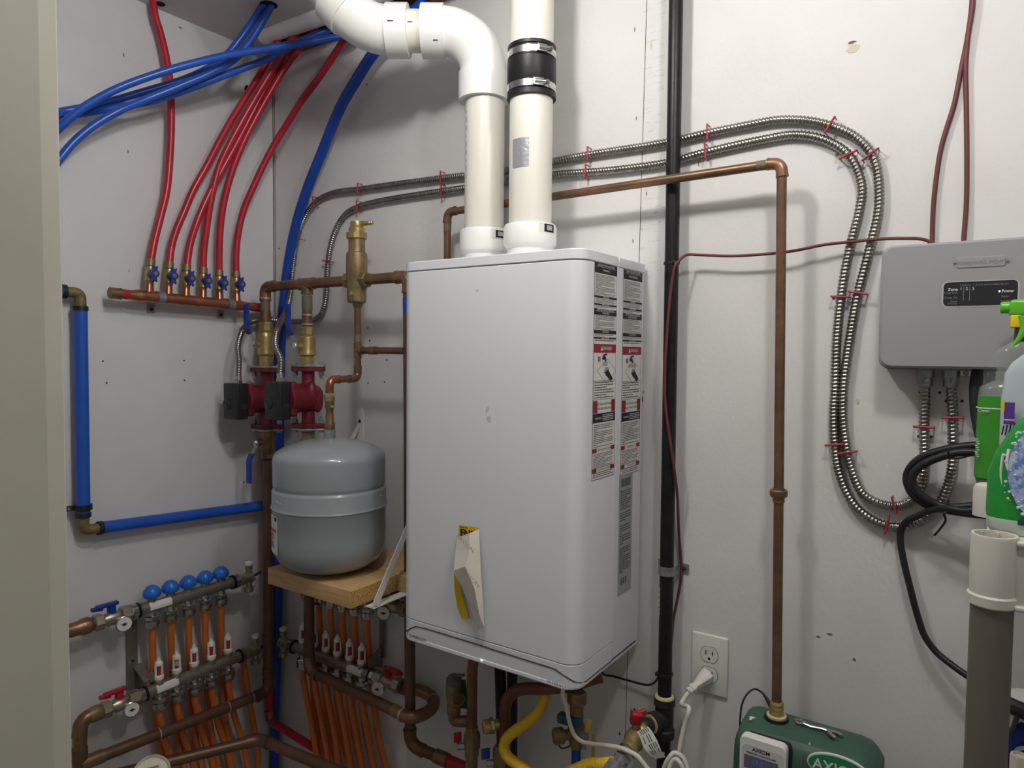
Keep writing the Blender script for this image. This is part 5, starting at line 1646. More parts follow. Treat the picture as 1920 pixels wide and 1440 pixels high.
obj('strain_relief', MB().tube([b(1429, 1298, .032), b(1437, 1309, .034), b(1446, 1325, .040)], .004, 10, rad=lambda i, a: (.002, .0032, .0042)[i]), M_BLKP, bwo)
obj('plug', MB().cyl(b(1386, 1388, .078), b(1384, 1410, .082), .0052, .0042, seg=12), M_BLKP, bwo)
# wrench lying on top
wr = thing('wrench', 'small steel combination wrench lying on green feeder top', 'wrench', h(1535, 1370, .825))
wz = .8265
wa, wb2, wc = h(1504, 1354.5, wz), h(1540, 1365, wz), h(1562, 1378, wz)
obj('handle', MB().tube([wa, h(1522, 1362, wz), wb2, h(1555, 1370, wz)], .0036, 10, rad=lambda i, a: (.0034, .0032, .0034, .0042)[i] * (1 - .35 * abs(sin(a)))), M_STEEL, wr)
rg_ = MB()
rc_ = wa - (wb2 - wa).normalized() * .004
ring = [rc_ + V((cos(radians(t)) * .0058, sin(radians(t)) * .0058, 0)) for t in range(0, 361, 20)]
obj('ring_end', rg_.tube(ring, .0022, 8), M_STEEL, wr)
jd = (wc - wb2); jd.z = 0; jd.normalize(); js = V((-jd.y, jd.x, 0))
jaw = [(-.004, -.004), (.004, -.009), (.014, -.0105), (.019, -.008), (.016, -.0048), (.007, -.0042), (.005, 0), (.007, .0042), (.016, .0048), (.019, .0092), (.014, .0105), (.004, .009), (-.004, .004)]
obj('open_jaw', MB().prism(jaw, h(1556, 1372, wz) - V((0, 0, .002)), jd, js, .0045), M_STEEL, wr, bev=.0006)

# =================================================================== RADIANT FLOOR MANIFOLDS


def floor_manifold(mk, A, dirv, npos, kind, room, label_pipe, labels):
    """mk = (name,label); A axis start (valve side), dirv along the bar toward its end, npos = distances of outlets;
    kind 'return' (blue knobs) or 'supply' (flow meters); room = unit vector away from the wall"""
    t = thing(mk[0], mk[1], 'manifold', A)
    d = V(dirv).normalized(); Z = V((0, 0, 1)); A = V(A)
    L = npos[-1] + .035
    rb_ = .0145
    i0 = npos[0] - .035
    obj('bar', MB().cyl(A + d * i0, A + d * L, rb_, seg=20), M_BARST, t)
    obj('bar_label', MB().add([A + d * (npos[0] - .012 + .055 * i) + (room * cos(radians(a)) + Z * sin(radians(a))) * (rb_ + .0004) for a in range(-20, 61, 20) for i in (0, 1)], [(2 * k, 2 * k + 1, 2 * k + 3, 2 * k + 2) for k in range(4)]), M_PAPER, t)
    for s in npos:
        c = A + d * s
        cn = obj('outlet_connector', MB().cyl(c - Z * .010, c - Z * .024, .0105, seg=14).hexn(c - Z * .022, c - Z * .033, .0172).lathe([(.0172, -.044), (.0176, -.034), (.0155, -.033)], c, Z, 18).hexn(c - Z * .044, c - Z * .052, .0160), M_STEEL, t, ang=20)
        if kind == 'return':
            obj('valve_stem', MB().cyl(c + Z * .010, c + Z * .026, .0100, seg=14).hexn(c + Z * .016, c + Z * .022, .0125), M_NICKEL, t, ang=20)
            obj('knob', MB().lathe([(.0170, .023), (.0196, .026), (.0200, .035), (.0188, .039), (.0140, .046), (.0085, .0505), (0, .052)], c, Z, 36, mod=lambda a, z: 1 + (.035 * cos(12 * a) if z < .04 else 0)), M_BPLA, t, ang=45)
        else:
            obj('meter_nut', MB().hexn(c + Z * .010, c + Z * .018, .0125).lathe([(.0112, .018), (.0122, .021), (.0112, .024)], c, Z, 16), M_NICKEL, t, ang=20)
            cage = MB().lathe([(.0112, .024), (.0118, .027), (.0118, .032), (.0098, .034)], c, Z, 16)
            for k in range(3):
                a = radians(30 + 120 * k)
                q = c + V((cos(a), sin(a), 0)) * .0085
                cage.box(q + Z * .046, (.0035, .0050, .028), Euler((0, 0, a)))
            cage.lathe([(.0098, .058), (.0102, .060), (.0092, .066), (.0050, .070), (.0046, .074), (.0032, .074), (.003, .077)], c, Z, 16)
            fm = obj('flow_meter', cage, M_WHITE, t, ang=40)
            isg = (labels == 'L' and s == npos[1])
            obj('flow_tube', MB().cyl(c + Z * .033, c + Z * .059, .0058, seg=12), M_FLGRN if isg else M_FLRED, fm)
            if isg:
                obj('flow_float', MB().cyl(c + Z * .033, c + Z * .041, .0062, seg=12), M_FLRED, fm)
    # clamps, union and valve at the feed end
    q = A + d * i0
    obj('clamp_ring', MB().lathe([(.0165, .0), (.0188, .001), (.0188, .013), (.0165, .014)], q - d * .004, -d, 22), M_STEEL, t)
    obj('gasket', MB().cyl(q + d * .002, q - d * .003, .0185, seg=22), M_RUB, t)
    obj('union_nut', MB().hexn(q - d * .018, q - d * .040, .0205), M_NICKEL, t, ang=20)
    vb_ = MB().lathe([(.0125, .038), (.0150, .042), (.0160, .050), (.0160, .070), (.0125, .076), (.0125, .082)], q, -d, 20)
    vo = obj('shutoff_valve', vb_, M_NICKEL, t)
    obj('union_nut', MB().hexn(q - d * .080, q - d * .100, .0195), M_NICKEL, t, ang=20)
    vc = q - d * .060
    hcol = M_BHAN if kind == 'return' else M_REDV
    hm_ = MB().cyl(vc + Z * .012, vc + Z * .030, .0095, seg=16)
    hm_.box(vc + Z * .034 - d * .010, (.050, .014, .009), Matrix((d, Z.cross(d), Z)).transposed(), bev=.003)
    hm_.box(vc + Z * .030 - d * .032, (.026, .010, .0092), Matrix((d, Z.cross(d), Z)).transposed() @ Euler((0, .18, 0)).to_matrix(), bev=.003)
    hn = obj('valve_lever', hm_, hcol, vo)
    obj('lever_screw', MB().lathe([(.005, .036), (.0045, .040)], vc, Z, 12), M_STEEL, hn)
    gc = q - d * .042 + room * .018 - Z * .014
    gg = (room * .9 + V((.42, -.25, .0))).normalized()
    ga = obj('thermometer', MB().lathe([(.010, -.012), (.0165, -.003), (.0185, 0), (.0185, .004), (.0168, .0055)], gc, gg, 24), M_STEEL, t)
    dl = obj('dial', MB().lathe([(.0158, .0050), (.0158, .0060)], gc, gg, 24), M_PAPER, ga)
    u_, w_, _ = frame(gg)
    obj('needle', MB().box(gc + gg * .0066, (.012, .0022, .0006), Matrix((u_, w_, gg)).transposed()).lathe([(.003, .0060), (.003, .0074)], gc, gg, 10), M_INK, dl)
    # far end: clamp, air vent, drain
    q = A + d * L
    obj('gasket', MB().cyl(q - d * .004, q + d * .001, .0185, seg=22), M_RUB, t)
    obj('clamp_ring', MB().lathe([(.0165, .0), (.0188, .001), (.0188, .012), (.0165, .013)], q + d * .001, d, 22), M_STEEL, t)
    obj('end_piece', MB().lathe([(.0150, .012), (.0165, .018), (.0150, .026), (.0140, .040), (.0155, .044), (.0155, .058), (.010, .060)], q, d, 18), M_NICKEL, t)
    ec = q + d * .050
    obj('air_vent', MB().cyl(ec + Z * .010, ec + Z * .022, .008, seg=14).hexn(ec + Z * .022, ec + Z * .034, .0105), M_NICKEL, t, ang=20)
    obj('vent_cap', MB().lathe([(.0095, .034), (.0105, .036), (.0105, .042), (.008, .044)], ec, Z, 8), M_WHITE, t, ang=20)
    obj('drain_cock', MB().cyl(ec - Z * .010, ec - Z * .028, .0085, seg=14).lathe([(.0095, -.040), (.0125, -.038), (.0125, -.028), (.009, -.026)], ec, Z, 14).tube(spline([ec + d * .012 - Z * .004, ec + d * .022 - Z * .012, ec + d * .018 - Z * .028, ec + d * .006 - Z * .034], 6), .0013, 6), M_NICKEL, t)
    obj('drain_lever', MB().box(ec + d * .022 + Z * .004 + room * .004, (.030, .008, .006), Matrix((d, Z.cross(d), Z)).transposed() @ Euler((0, -.25, 0)).to_matrix(), bev=.002).cyl(ec + d * .006, ec + d * .014, .006, seg=10), M_BHAN, t)
    return t


DL = .062
yk = [-.4077, -.3612, -.3146, -.2690, -.2235]
Zr, Zs = .826, .617
AR = V((DL, -.50, Zr)); AS = V((DL, -.50, Zs))
floor_manifold(('return_manifold', 'steel return manifold with five blue knobs on left wall'), AR, (0, 1, 0), [y + .50 for y in yk], 'return', V((1, 0, 0)), '', 'L')
ys = [-.3935, -.3480, -.3010, -.2535, -.2045]
floor_manifold(('supply_manifold', 'steel supply manifold with five red flow meters, below blue knobs on left wall'), AS, (0, 1, 0), [y + .50 for y in ys], 'supply', V((1, 0, 0)), '', 'L')
# feeds
f1 = thing('copper_feed_pipe', 'short copper pipe with brass adapter entering return manifold at left edge', 'pipe', (DL, -.58, Zr))
ya = yk[0] - .035 - .098
obj('pipe', MB().cyl((DL, -1.15, Zr - .01), (DL, ya - .03, Zr), .0138, seg=20), M_COPPER, f1)
obj('adapter', MB().lathe([(.0155, -.075), (.0158, -.035), (.0175, -.030), (.0190, -.026), (.0190, -.012), (.0150, -.006), (.0150, .004)], (DL, ya, Zr), (0, 1, 0), 20), M_COPPERF, f1)
f2 = thing('copper_feed_elbow', 'copper elbow pipe at left edge feeding supply manifold', 'pipe', (DL, -.57, .5))
ya = ys[0] - .035 - .098
ep = l(150, 1352, DL)
hard_run(f2, [V((DL, ya - .005, Zs)), V((DL, ep.y, Zs)), V((DL + .004, ep.y - .004, .46))], .0138, M_COPPERF, M_COPPER, R=.026)
obj('adapter', MB().lathe([(.0160, -.030), (.0180, -.020), (.0180, -.006), (.0150, 0)], (DL, ya, Zs), (0, 1, 0), 20), M_BRASSD, f2)
obj('coupling', MB().cyl((DL + .003, ep.y - .003, Zs - .062), (DL + .0035, ep.y - .003, Zs - .105), .0160, seg=20), M_COPPERD, f2)
# bracket on the left wall
mk_ = thing('manifold_bracket', 'grey steel bracket plate carrying both left wall manifolds at their valve end', 'bracket', (.004, -.46, .7))
yb = l(251, 1200, .02).y
obj('plate', MB().box((.012, yb, .715), (.003, .024, .22)), M_BARST, mk_)
for zz in (Zr - .05, Zs + .07):
    obj('screw', MB().lathe([(.004, 0), (.003, .002)], (.0135, yb, zz), (1, 0, 0), 10), M_BLKG, mk_)
obj('arm', MB().prism([(.0, .055), (.0, -.03), (.052, .012), (.052, .030)], (.012, yb + .012, Zs), (1, 0, 0), (0, 0, 1), .003).box((.036, yb + .012, Zs + .042), (.06, .022, .0025), Euler((0, .45, 0))), M_BARST, mk_)
obj('clamp_bolt', MB().hexn((.058, yb + .02, Zs + .024), (.058, yb + .02, Zs + .044), .0085), M_NICKEL, mk_, ang=20)
obj('clamp_bolt', MB().hexn((.058, yb + .03, Zr + .020), (.058, yb + .03, Zr + .038), .0085), M_NICKEL, mk_, ang=20)
obj('arm', MB().box((.032, yb + .01, Zr - .012), (.045, .02, .003)), M_BARST, mk_)

# orange loops, left wall
RO = .0083
nth = ('first', 'second', 'third', 'fourth', 'fifth')
bot_r = [(312, 1440), (350, 1442), (392, 1442), (425, 1442), (452, 1440)]
for k in range(5):
    c = V((DL, yk[k], Zr - .048))
    px, py = pxof(c)
    P = [c, l(px, py + 18, .060), l(px + 1, py + 70, .046), l(px + 4, 1302 - k * 12, .033), l(px + 8, 1350, .031), l(px + 16, 1400, .032), l(px + 26, 1448, .034), l(px + 36, 1500, .036)]
    flex(P, RO, M_ORANGE, 'orange_pex_tube', nth[k] + ' orange tube from left hanging from the blue knob manifold', 'pipe', 'orange tubes of return manifold')
for k in range(5):
    c = V((DL, ys[k], Zs - .048))
    P = [c, c - V((0, 0, .02)), V((DL - .002, ys[k] + .004, .53)), V((DL - .006, ys[k] + .020, .46)), V((DL - .012, ys[k] + .040, .40)), V((DL - .014, ys[k] + .06, .33)), V((DL - .014, ys[k] + .075, .20))]
    flex(P, RO, M_ORANGE, 'orange_pex_tube', nth[k] + ' orange tube from left hanging from the left wall flow meter manifold', 'pipe', 'orange tubes of supply manifold')
# stray orange tube near the corner
flex([V((.045, -.150, .60)), V((.042, -.140, .56)), l(470, 1330, .045), l(478, 1370, .05), l(483, 1405, .05), l(484, 1460, .05)], RO, M_ORANGE, 'orange_pex_tube', 'orange tube bowing away to right of the other left wall tubes, near the corner', 'pipe')

# back wall manifolds, under the shelf
DB = .060
xk = [.189, .2355, .282, .328, .3735, .4185]
ZB2 = b(678, 1268, DB).z
AB = V((.50, -DB, .640))
zb3 = b(620, 1238, DB).z
AB.z = zb3
floor_manifold(('supply_manifold', 'steel supply manifold with six red flow meters on back wall below tank shelf'), AB, (-1, 0, 0), [.50 - x for x in xk[::-1]], 'supply', V((0, -1, 0)), '', 'B')
AB2 = V((.52, -DB, zb3 + .196))
floor_manifold(('return_manifold', 'return manifold mostly hidden behind the wooden tank shelf'), AB2, (-1, 0, 0), [.52 - x - .02 for x in xk[::-1]], 'return', V((0, -1, 0)), '', 'B')
nth6 = ('first', 'second', 'third', 'fourth', 'fifth', 'sixth')
for k in range(6):
    x = xk[k] + .02
    c = V((x, -DB, AB2.z - .048))
    px, py = pxof(c)
    P = [c, b(px, py + 18, .058), b(px + 2, py + 55, .045), b(px + 6, 1226 + k * 8, .031), b(px + 11, 1300, .029), b(px + 20, 1375, .029), b(px + 38, 1448, .030), b(px + 52, 1505, .030)]
    flex(P, RO, M_ORANGE, 'orange_pex_tube', nth6[k] + ' orange tube from left hanging behind the six flow meters', 'pipe', 'orange tubes of hidden manifold')
for k in range(6):
    x = xk[k]
    c = V((x, -DB, zb3 - .048))
    P = [c, c - V((0, 0, .02)), V((x + .004, -DB + .002, zb3 - .10)), V((x + .022, -DB + .006, zb3 - .18)), V((x + .045, -DB + .01, zb3 - .30)), V((x + .06, -DB + .012, zb3 - .42))]
    flex(P, RO, M_ORANGE, 'orange_pex_tube', nth6[k] + ' orange tube from left below the back wall flow meter manifold', 'pipe', 'orange tubes of back supply manifold')
# bracket for back manifolds
bk2 = thing('manifold_bracket', 'thin steel bracket strip on back wall below right end of tank shelf', 'bracket', (.46, -.01, .7))
xb = b(716, 1190, .012).x
obj('plate', MB().box((xb, -.012, (zb3 + AB2.z) / 2 + .03), (.016, .003, .20)), M_BARST, bk2)
obj('arm', MB().prism([(0, .05), (0, -.01), (-.05, .012), (-.05, .028)], (xb, -.012, zb3 + .01), (0, 1, 0), (0, 0, 1), .003), M_BARST, bk2)
# copper from manifold to the U bend
f3 = thing('copper_feed_pipe', 'short copper pipe joining back wall flow meter manifold to U bend', 'pipe', (.53, -DB, zb3))
e0 = V((xk[5] + .035 + .098, -DB, zb3))
obj('pipe', MB().tube([e0, ub[-1]], .0138, 18), M_COPPERF, f3)
obj('adapter', MB().lathe([(.0150, 0), (.0180, .006), (.0180, .020), (.0158, .026), (.0158, .045)], e0, ub[-1] - e0, 18), M_COPPERF, f3)
f4 = thing('copper_feed_pipe', 'dark copper stub leaving hidden manifold toward heater, under right shelf bracket', 'pipe', (.6, -DB, AB2.z))
e0 = V((xk[5] + .02 + .035 + .098, -DB, AB2.z))
obj('pipe', MB().cyl(e0, e0 + V((.12, 0, -.006)), .0138, seg=18), M_COPPERD, f4)
obj('adapter', MB().lathe([(.0150, 0), (.0185, .006), (.0185, .022), (.0158, .028), (.0158, .045)], e0, (1, 0, 0), 18), M_COPPERD, f4)

# crossing pipe at the very bottom
cb2 = thing('copper_floor_pipe', 'dark copper pipe with elbow crossing the bottom left corner', 'pipe', h(487, 1388, .45))
zq = .45
hard_run(cb2, [h(180, 1462, zq), h(487, 1386, zq), h(690, 1470, zq)], .0138, M_COPPERD, M_COPPERD, R=.03)
# white round cap at the bottom
wcp = thing('white_plastic_cap', 'white plastic cap with square socket at bottom left', 'cap', h(282, 1450, .52))
wc0 = h(284, 1452, .52); wn = (CAM - wc0); wn.z *= .6; wn = (wn.normalized() + V((0, 0, .55))).normalized()
obj('body', MB().lathe([(.036, -.03), (.0385, -.004), (.0385, .006), (.036, .0095), (.034, .0075), (.034, .004), (0, .004)], wc0, wn, 36), M_CREAMC, wcp)
u_, w_, _ = frame(wn)
obj('ridge', MB().box(wc0 + wn * .008, (.064, .010, .010), Matrix((u_, w_, wn)).transposed(), bev=.002).box(wc0 + wn * .008 + w_ * .014, (.030, .004, .0092), Matrix((u_, w_, wn)).transposed(), bev=.001), M_CREAMC, wcp)

# =================================================================== PLUMBING UNDER THE HEATER
Zu = HZ0 + .004
# PRV branch
DP = .15
p2 = thing('copper_outlet_pipe', 'copper outlet pipe bending down from heater underside beside relief valve', 'pipe', b(885, 1330, DP))
hp = b(885, 1340, DP)
obj('pipe', MB().tube(spline([V((hp.x + .020, -DP, Zu)), V((hp.x + .014, -DP, Zu - .035)), V((hp.x + .002, -DP, Zu - .075)), V((hp.x, -DP, hp.z)), V((hp.x, -DP, b(884, 1370, DP).z))], 8), .0112, 16), M_COPPER, p2)
zvv = b(884, 1372, DP).z
bo = obj('isolation_valve', MB().lathe([(.0130, .012), (.0130, .002), (.0165, -.002), (.0180, -.008), (.0180, -.034), (.0150, -.040), (.0150, -.052), (.0130, -.056), (.0118, -.11)], (hp.x, -DP, zvv), (0, 0, 1), 8), M_BRASSD, p2, ang=20)
sd_ = V((-.75, -.66, 0)).normalized()
q = V((hp.x, -DP, zvv - .030))
obj('valve_lever', MB().box(q + sd_ * .030 + V((0, 0, .020)), (.004, .017, .022), Euler((0, 0, -.64)), bev=.0015), M_REDV, bo)
obj('lever_nut', MB().hexn(q + sd_ * .016, q + sd_ * .032, .0075), M_GALV, bo, ang=20)
prv = thing('relief_valve', 'brass pressure relief valve with test lever and green tag under heater', 'valve', b(853, 1340, DP))
pc_ = b(851, 1300, DP)


def pvz(py):
    return b(851, py, DP).z


obj('body', MB().lathe([(.0120, pvz(1341)), (.0150, pvz(1336)), (.0150, pvz(1322)), (.0120, pvz(1320)), (.0160, pvz(1312)), (.0172, pvz(1300)), (.0172, pvz(1285)), (.0160, pvz(1282))], (pc_.x, -DP, 0), (0, 0, 1), 22), M_BRASSD, prv)
obj('bonnet', MB().lathe([(.0168, pvz(1283)), (.0168, pvz(1272)), (.0120, pvz(1267)), (.006, pvz(1265))], (pc_.x, -DP, 0), (0, 0, 1), 22), mat('grey green cap', (98, 102, 94), .5), prv)
obj('test_lever', MB().box(V((pc_.x + .010, -DP, pvz(1264))), (.036, .009, .005), Euler((0, -.28, 0)), bev=.0015), MATS['grey green cap'], prv)
od = V((.86, -.5, 0)).normalized()
oc_ = V((pc_.x, -DP, pvz(1301)))
obj('outlet', MB().lathe([(.0135, .0092), (.0140, .024), (.0140, .030), (.0112, .030), (.0108, .018), (0, .017)], oc_, od, 20), M_BRASSD, prv)
hp2 = V((hp.x, -DP, b(875, 1345, DP).z))
zo = pvz(1341)
pth, _ = fillet([V((pc_.x, -DP, zo + .004)), V((pc_.x, -DP, b(851, 1352, DP).z)), V((hp.x - .004, -DP, b(873, 1349, DP).z))], .016)
obj('elbow', MB().tube(pth, .0118, 16), M_COPPERF, prv)
tgm = MB().add([b(866, 1274, DP - .012), b(873, 1274, DP - .014), b(880, 1331, DP - .02), b(856, 1326, DP - .01)], [(0, 1, 2, 3)])
flat('green_tag', tgm, M_TAGG, prv)
# black drain hoses
for a, c, w_, lab in (((934, 1230, .06), (944, 1470, .05), .0125, 'left one of two black hoses behind copper bend under heater'), ((960, 1230, .055), (960, 1470, .045), .0115, 'right one of two black hoses behind copper bend under heater')):
    A_, C_ = b(*a), b(*c)
    A_.z = Zu + .005
    mb = MB().tube(spline([A_, A_.lerp(C_, .4) + V((.0, 0, 0)), A_.lerp(C_, .7), C_], 6), w_, 14)
    tag(obj('black_drain_hose', mb, M_RUB), lab, 'hose', 'black hoses under heater')
# copper bend with drain
DBn = .165
cb3 = thing('copper_bend_pipe', 'reddish copper pipe under heater bending down, with brass drain cap', 'pipe', b(948, 1340, DBn))
xb_ = b(946, 1400, DBn).x
P = [b(1128, 1268, .10), b(1060, 1287, .135), b(1010, 1291, .155), b(985, 1291, DBn), b(965, 1297, DBn), b(951, 1313, DBn), b(947, 1335, DBn), b(946, 1385, DBn), b(945, 1470, DBn)]
obj('pipe', MB().tube(spline(P, 8), .0118, 16), mat('reddish copper', (128, 82, 66), .4, .5, rgb2=(104, 66, 54), scale=18), cb3)
dc = b(940, 1357, DBn); dd_ = V((-.62, -.78, -.05)).normalized()
obj('drain_cap', MB().cyl(dc, dc + dd_ * .022, .0105, seg=16).hexn(dc + dd_ * .016, dc + dd_ * .024, .0158).lathe([(.0132, .024), (.0142, .028), (.0142, .036), (.010, .039)], dc, dd_, 18), M_BRASS, cb3, ang=25)
vq = b(940, 1415, DBn)
bo = obj('isolation_valve', MB().lathe([(.0128, .020), (.0165, .014), (.0175, .006), (.0175, -.03), (.014, -.04)], vq, (0, 0, 1), 12), M_BRASSD, cb3)
obj('valve_lever', MB().box(vq + sd_ * .032 + V((0, 0, .004)), (.004, .018, .022), Euler((0, 0, -.64)), bev=.0015), M_BHAN, bo)
obj('lever_nut', MB().hexn(vq + sd_ * .014 - V((0, 0, .016)), vq + sd_ * .030 - V((0, 0, .016)), .007), M_GALV, bo, ang=20)
# cold inlet valve
DV = .125
cv = thing('isolation_valve_set', 'brass isolation valve with dark blue handle and yellow tag under heater right corner', 'valve', b(1080, 1370, DV))


def cz(py):
    return b(1081, py, DV).z


cx_ = b(1081, 1370, DV).x
obj('union_nut', MB().hexn((cx_, -DV, cz(1320)), (cx_, -DV, cz(1296)), .0190), M_BRASSD, cv, ang=20)
obj('body', MB().lathe([(.0112, cz(1402)), (.0135, cz(1396)), (.0165, cz(1385)), (.0165, cz(1358)), (.0130, cz(1352)), (.0130, cz(1318))], (cx_, -DV, 0), (0, 0, 1), 18), M_BRASSD, cv)
obj('collar_cap', MB().box((cx_ - .010, -DV - .012, cz(1347)), (.046, .020, .018), Euler((0, 0, .1)), bev=.004), M_TEAL, cv)
dcc = V((cx_, -DV, cz(1375))); dd_ = V((-.70, -.70, -.05)).normalized()
obj('drain_cap', MB().cyl(dcc, dcc + dd_ * .032, .010, seg=16).lathe([(.0145, .026), (.0158, .029), (.0158, .044), (.012, .047)], dcc, dd_, 20), M_BRASSD, cv)
obj('cap_strap', MB().tube(spline([dcc + dd_ * .04 + V((0, 0, -.012)), dcc + dd_ * .028 + V((0, 0, -.026)), dcc + dd_ * .012 + V((.006, 0, -.018))], 6), .0014, 6), M_BLKP, cv)
nq = V((cx_ + .014, -DV - .006, cz(1368)))
obj('lever_nut', MB().hexn(nq, nq + V((.016, -.008, 0)), .0075), M_GALV, cv, ang=20)
obj('valve_lever', MB().box(nq + V((.018, -.006, .022)), (.009, .003, .026), Euler((0, .25, .3)), bev=.001), M_OCHRE, cv)
obj('lever_plate', MB().box(nq + V((.012, -.008, -.010)), (.008, .003, .030), Euler((0, .1, .3)), bev=.001), M_GALV, cv)
tag(obj('blue_pex_tube', MB().cyl((cx_, -DV, cz(1403)), (cx_ - .002, -DV, .42), .0092, seg=16), M_BLUED), 'short blue tube hanging below the isolation valve under heater right corner', 'pipe')
tag(obj('yellow_strip', MB().box((b(1112, 1420, .05).x, -.05, b(1112, 1425, .05).z), (.007, .002, .11), bev=.0005), M_OCHRE), 'thin yellow strip hanging against wall beside blue tube below heater', 'strip')

# =================================================================== SHELF AND BOTTLES AT RIGHT
SX, SY = 1.7335, -.352
ZS = h(1860, 1000, 0).z
ps = C0 = CAM + ray(1860, 1000) * .79
zs_ = ps.z
shf = thing('plastic_shelf', 'off-white plastic shelf corner on taupe round post at right edge', 'shelf', (SX, SY, 0))
PRr = .0208
zl = (CAM + ray(1858, 1134) * .79).z
obj('post', MB().lathe([(PRr, 0), (PRr, zl + .01)], (SX, SY, 0), (0, 0, 1), 32), M_POST, shf)
sock = MB().lathe([(.0220, zl), (.0243, zl + .002), (.0243, zl + .012), (.0222, zl + .014), (.0230, zs_ - .003), (.0222, zs_), (.0195, zs_), (.0188, zs_ - .004), (.0180, zs_ - .05), (0, zs_ - .05)], (SX, SY, 0), (0, 0, 1), 36)
sk = obj('corner_socket', sock, M_SHELF, shf)
dk = MB()
for a in (35, 80, 130):
    dk.box((SX + .0175 * cos(radians(a)), SY + .0175 * sin(radians(a)), zs_ - .012), (.002, .004, .02), Euler((0, 0, radians(a))))
obj('socket_rib', dk, M_SHELF, sk)
# shelf deck and apron
obj('apron', MB().box((SX + .24, SY - .006, (zl + zs_) / 2 - .004), (.44, .006, zs_ - zl - .006), bev=.0015).box((SX + .24, SY - .010, zl + .004), (.44, .012, .006), bev=.002).box((SX + .24, SY - .008, zs_ - .006), (.44, .010, .006), bev=.002), M_SHELF, shf)
obj('deck', MB().box((SX + .232, -.187, zs_ - .009), (.44, .33, .010), bev=.002), M_SHELF, shf)
obj('side_apron', MB().box((SX - .004, -.17, (zl + zs_) / 2), (.006, .30, zs_ - zl - .01), bev=.0015), M_SHELF, shf)
stb = CAM + ray(1838, 992) * .90
obj('rear_post_stub', MB().lathe([(.0175, 0), (.0175, .034), (.0155, .0395), (.012, .041)], (stb.x + .008, stb.y, zs_ - .004), (0, 0, 1), 24), M_SHELF, shf)


def sq_sec(mb, c, secs, seg=24, pw=3.0, rot=0.0, ax=None):
    """bottle-like loft of rounded-rectangle sections: (z, half width x, half depth y, dx)"""
    vs = []
    for s in secs:
        z, a, d2 = s[:3]
        dx = s[3] if len(s) > 3 else 0
        for k in range(seg):
            an = 2 * pi * k / seg
            ca, sa = cos(an), sin(an)
            q = (abs(ca) ** pw + abs(sa) ** pw) ** (-1 / pw)
            x, y = a * ca * q + dx, d2 * sa * q
            vs.append(V(c) + V((x * cos(rot) - y * sin(rot), x * sin(rot) + y * cos(rot), z)))
    n = len(secs)
    fs = [tuple(range(seg - 1, -1, -1)), tuple(range((n - 1) * seg, n * seg))]
    for i in range(n - 1):
        for k in range(seg):
            fs.append((i * seg + k, i * seg + (k + 1) % seg, (i + 1) * seg + (k + 1) % seg, (i + 1) * seg + k))
    return mb.add(vs, fs)


# clear spray bottle with green label (behind)
tb2 = .985
sbp = CAM + ray(1862, 930) * tb2
sbx = sbp.x + .004; sby = sbp.y
zb0 = zs_ - .004


def szz(py, t=tb2):
    return (CAM + ray(1860, py) * t).z


spb = thing('spray_bottle', 'clear spray bottle with lime trigger head and green label on shelf', 'bottle', (sbx, sby, zb0))
secs = [(zb0, .014, .012), (zb0 + .006, .020, .016), (zb0 + .03, .026, .020), (szz(880), .027, .021), (szz(750), .0262, .021), (szz(735), .0262, .021), (szz(725), .0245, .020), (szz(716), .0165, .0145, .004), (szz(712), .0122, .0115, .0055), (szz(708), .0138, .0128, .0055), (szz(703), .0122, .0115, .006), (szz(699), .0142, .013, .006), (szz(694), .0125, .0118, .007), (szz(688), .0165, .0145, .009), (szz(676), .0225, .018, .012), (szz(662), .0240, .0185, .015), (szz(650), .0205, .016, .018), (szz(642), .0145, .0125, .024), (szz(632), .0112, .011, .028), (szz(624), .0108, .0108, .030)]
obj('clear_body', sq_sec(MB(), (sbx, sby, 0), secs, 28, 2.6), M_GLASS, spb, ang=60)
lbs = [(szz(895), .0275, .0215), (szz(742), .0266, .0215)]
gl = obj('green_label', sq_sec(MB(), (sbx, sby, 0), lbs, 28, 2.6), M_GLAB, spb, ang=60)
flat('white_rule', sq_sec(MB(), (sbx, sby, 0), [(szz(765), .02795, .0219), (szz(763.2), .02795, .0219)], 28, 2.6), M_TXT, gl)
tx = sbx - .0212; tyy = sby - .0218
text('lettering', 'Clean', (sbx - .026, sby - .0222, szz(768.5)), (1, 0, 0), (0, 0, 1), .006, M_TXT, gl, ext=.0001)
lt = MB()
for k in range(9):
    lt.box((sbx - .0255 + (k % 3) * .001, sby - .0205 + (k % 3) * -.0004, szz(822 + k * 4)), (.004, .0006, .0010), Euler((0, 0, -.6)))
flat('small_print', lt, M_TXT, gl)
obj('liquid', sq_sec(MB(), (sbx, sby, 0), [(zb0 + .002, .014, .012), (zb0 + .008, .0195, .0155), (zb0 + .03, .0255, .0195), (szz(893), .0264, .0204)], 28, 2.6), M_GLIQ, spb, ang=60)
hc2 = V((sbx + .0225, sby, szz(618)))
obj('collar', MB().lathe([(.0125, -.012), (.0130, -.010), (.0130, .010), (.011, .012)], hc2 + V((.003, 0, -.006)), (0, 0, 1), 20), M_BLKG, spb)
th = obj('trigger_head', MB().box(hc2 + V((.016, 0, .029)), (.066, .022, .023), bev=.005).box(hc2 + V((.020, 0, .010)), (.040, .020, .026), bev=.005), M_TRIG, spb)
obj('nozzle', MB().lathe([(.0082, 0), (.0082, .0092), (.0066, .011), (.0030, .011)], hc2 + V((-.016, 0, .030)), (-1, 0, 0), 14), M_TRIG, th)
obj('yellow_lock', MB().box(hc2 + V((-.009, -.002, .0105)), (.012, .019, .017), bev=.0015), M_YCAP, th)
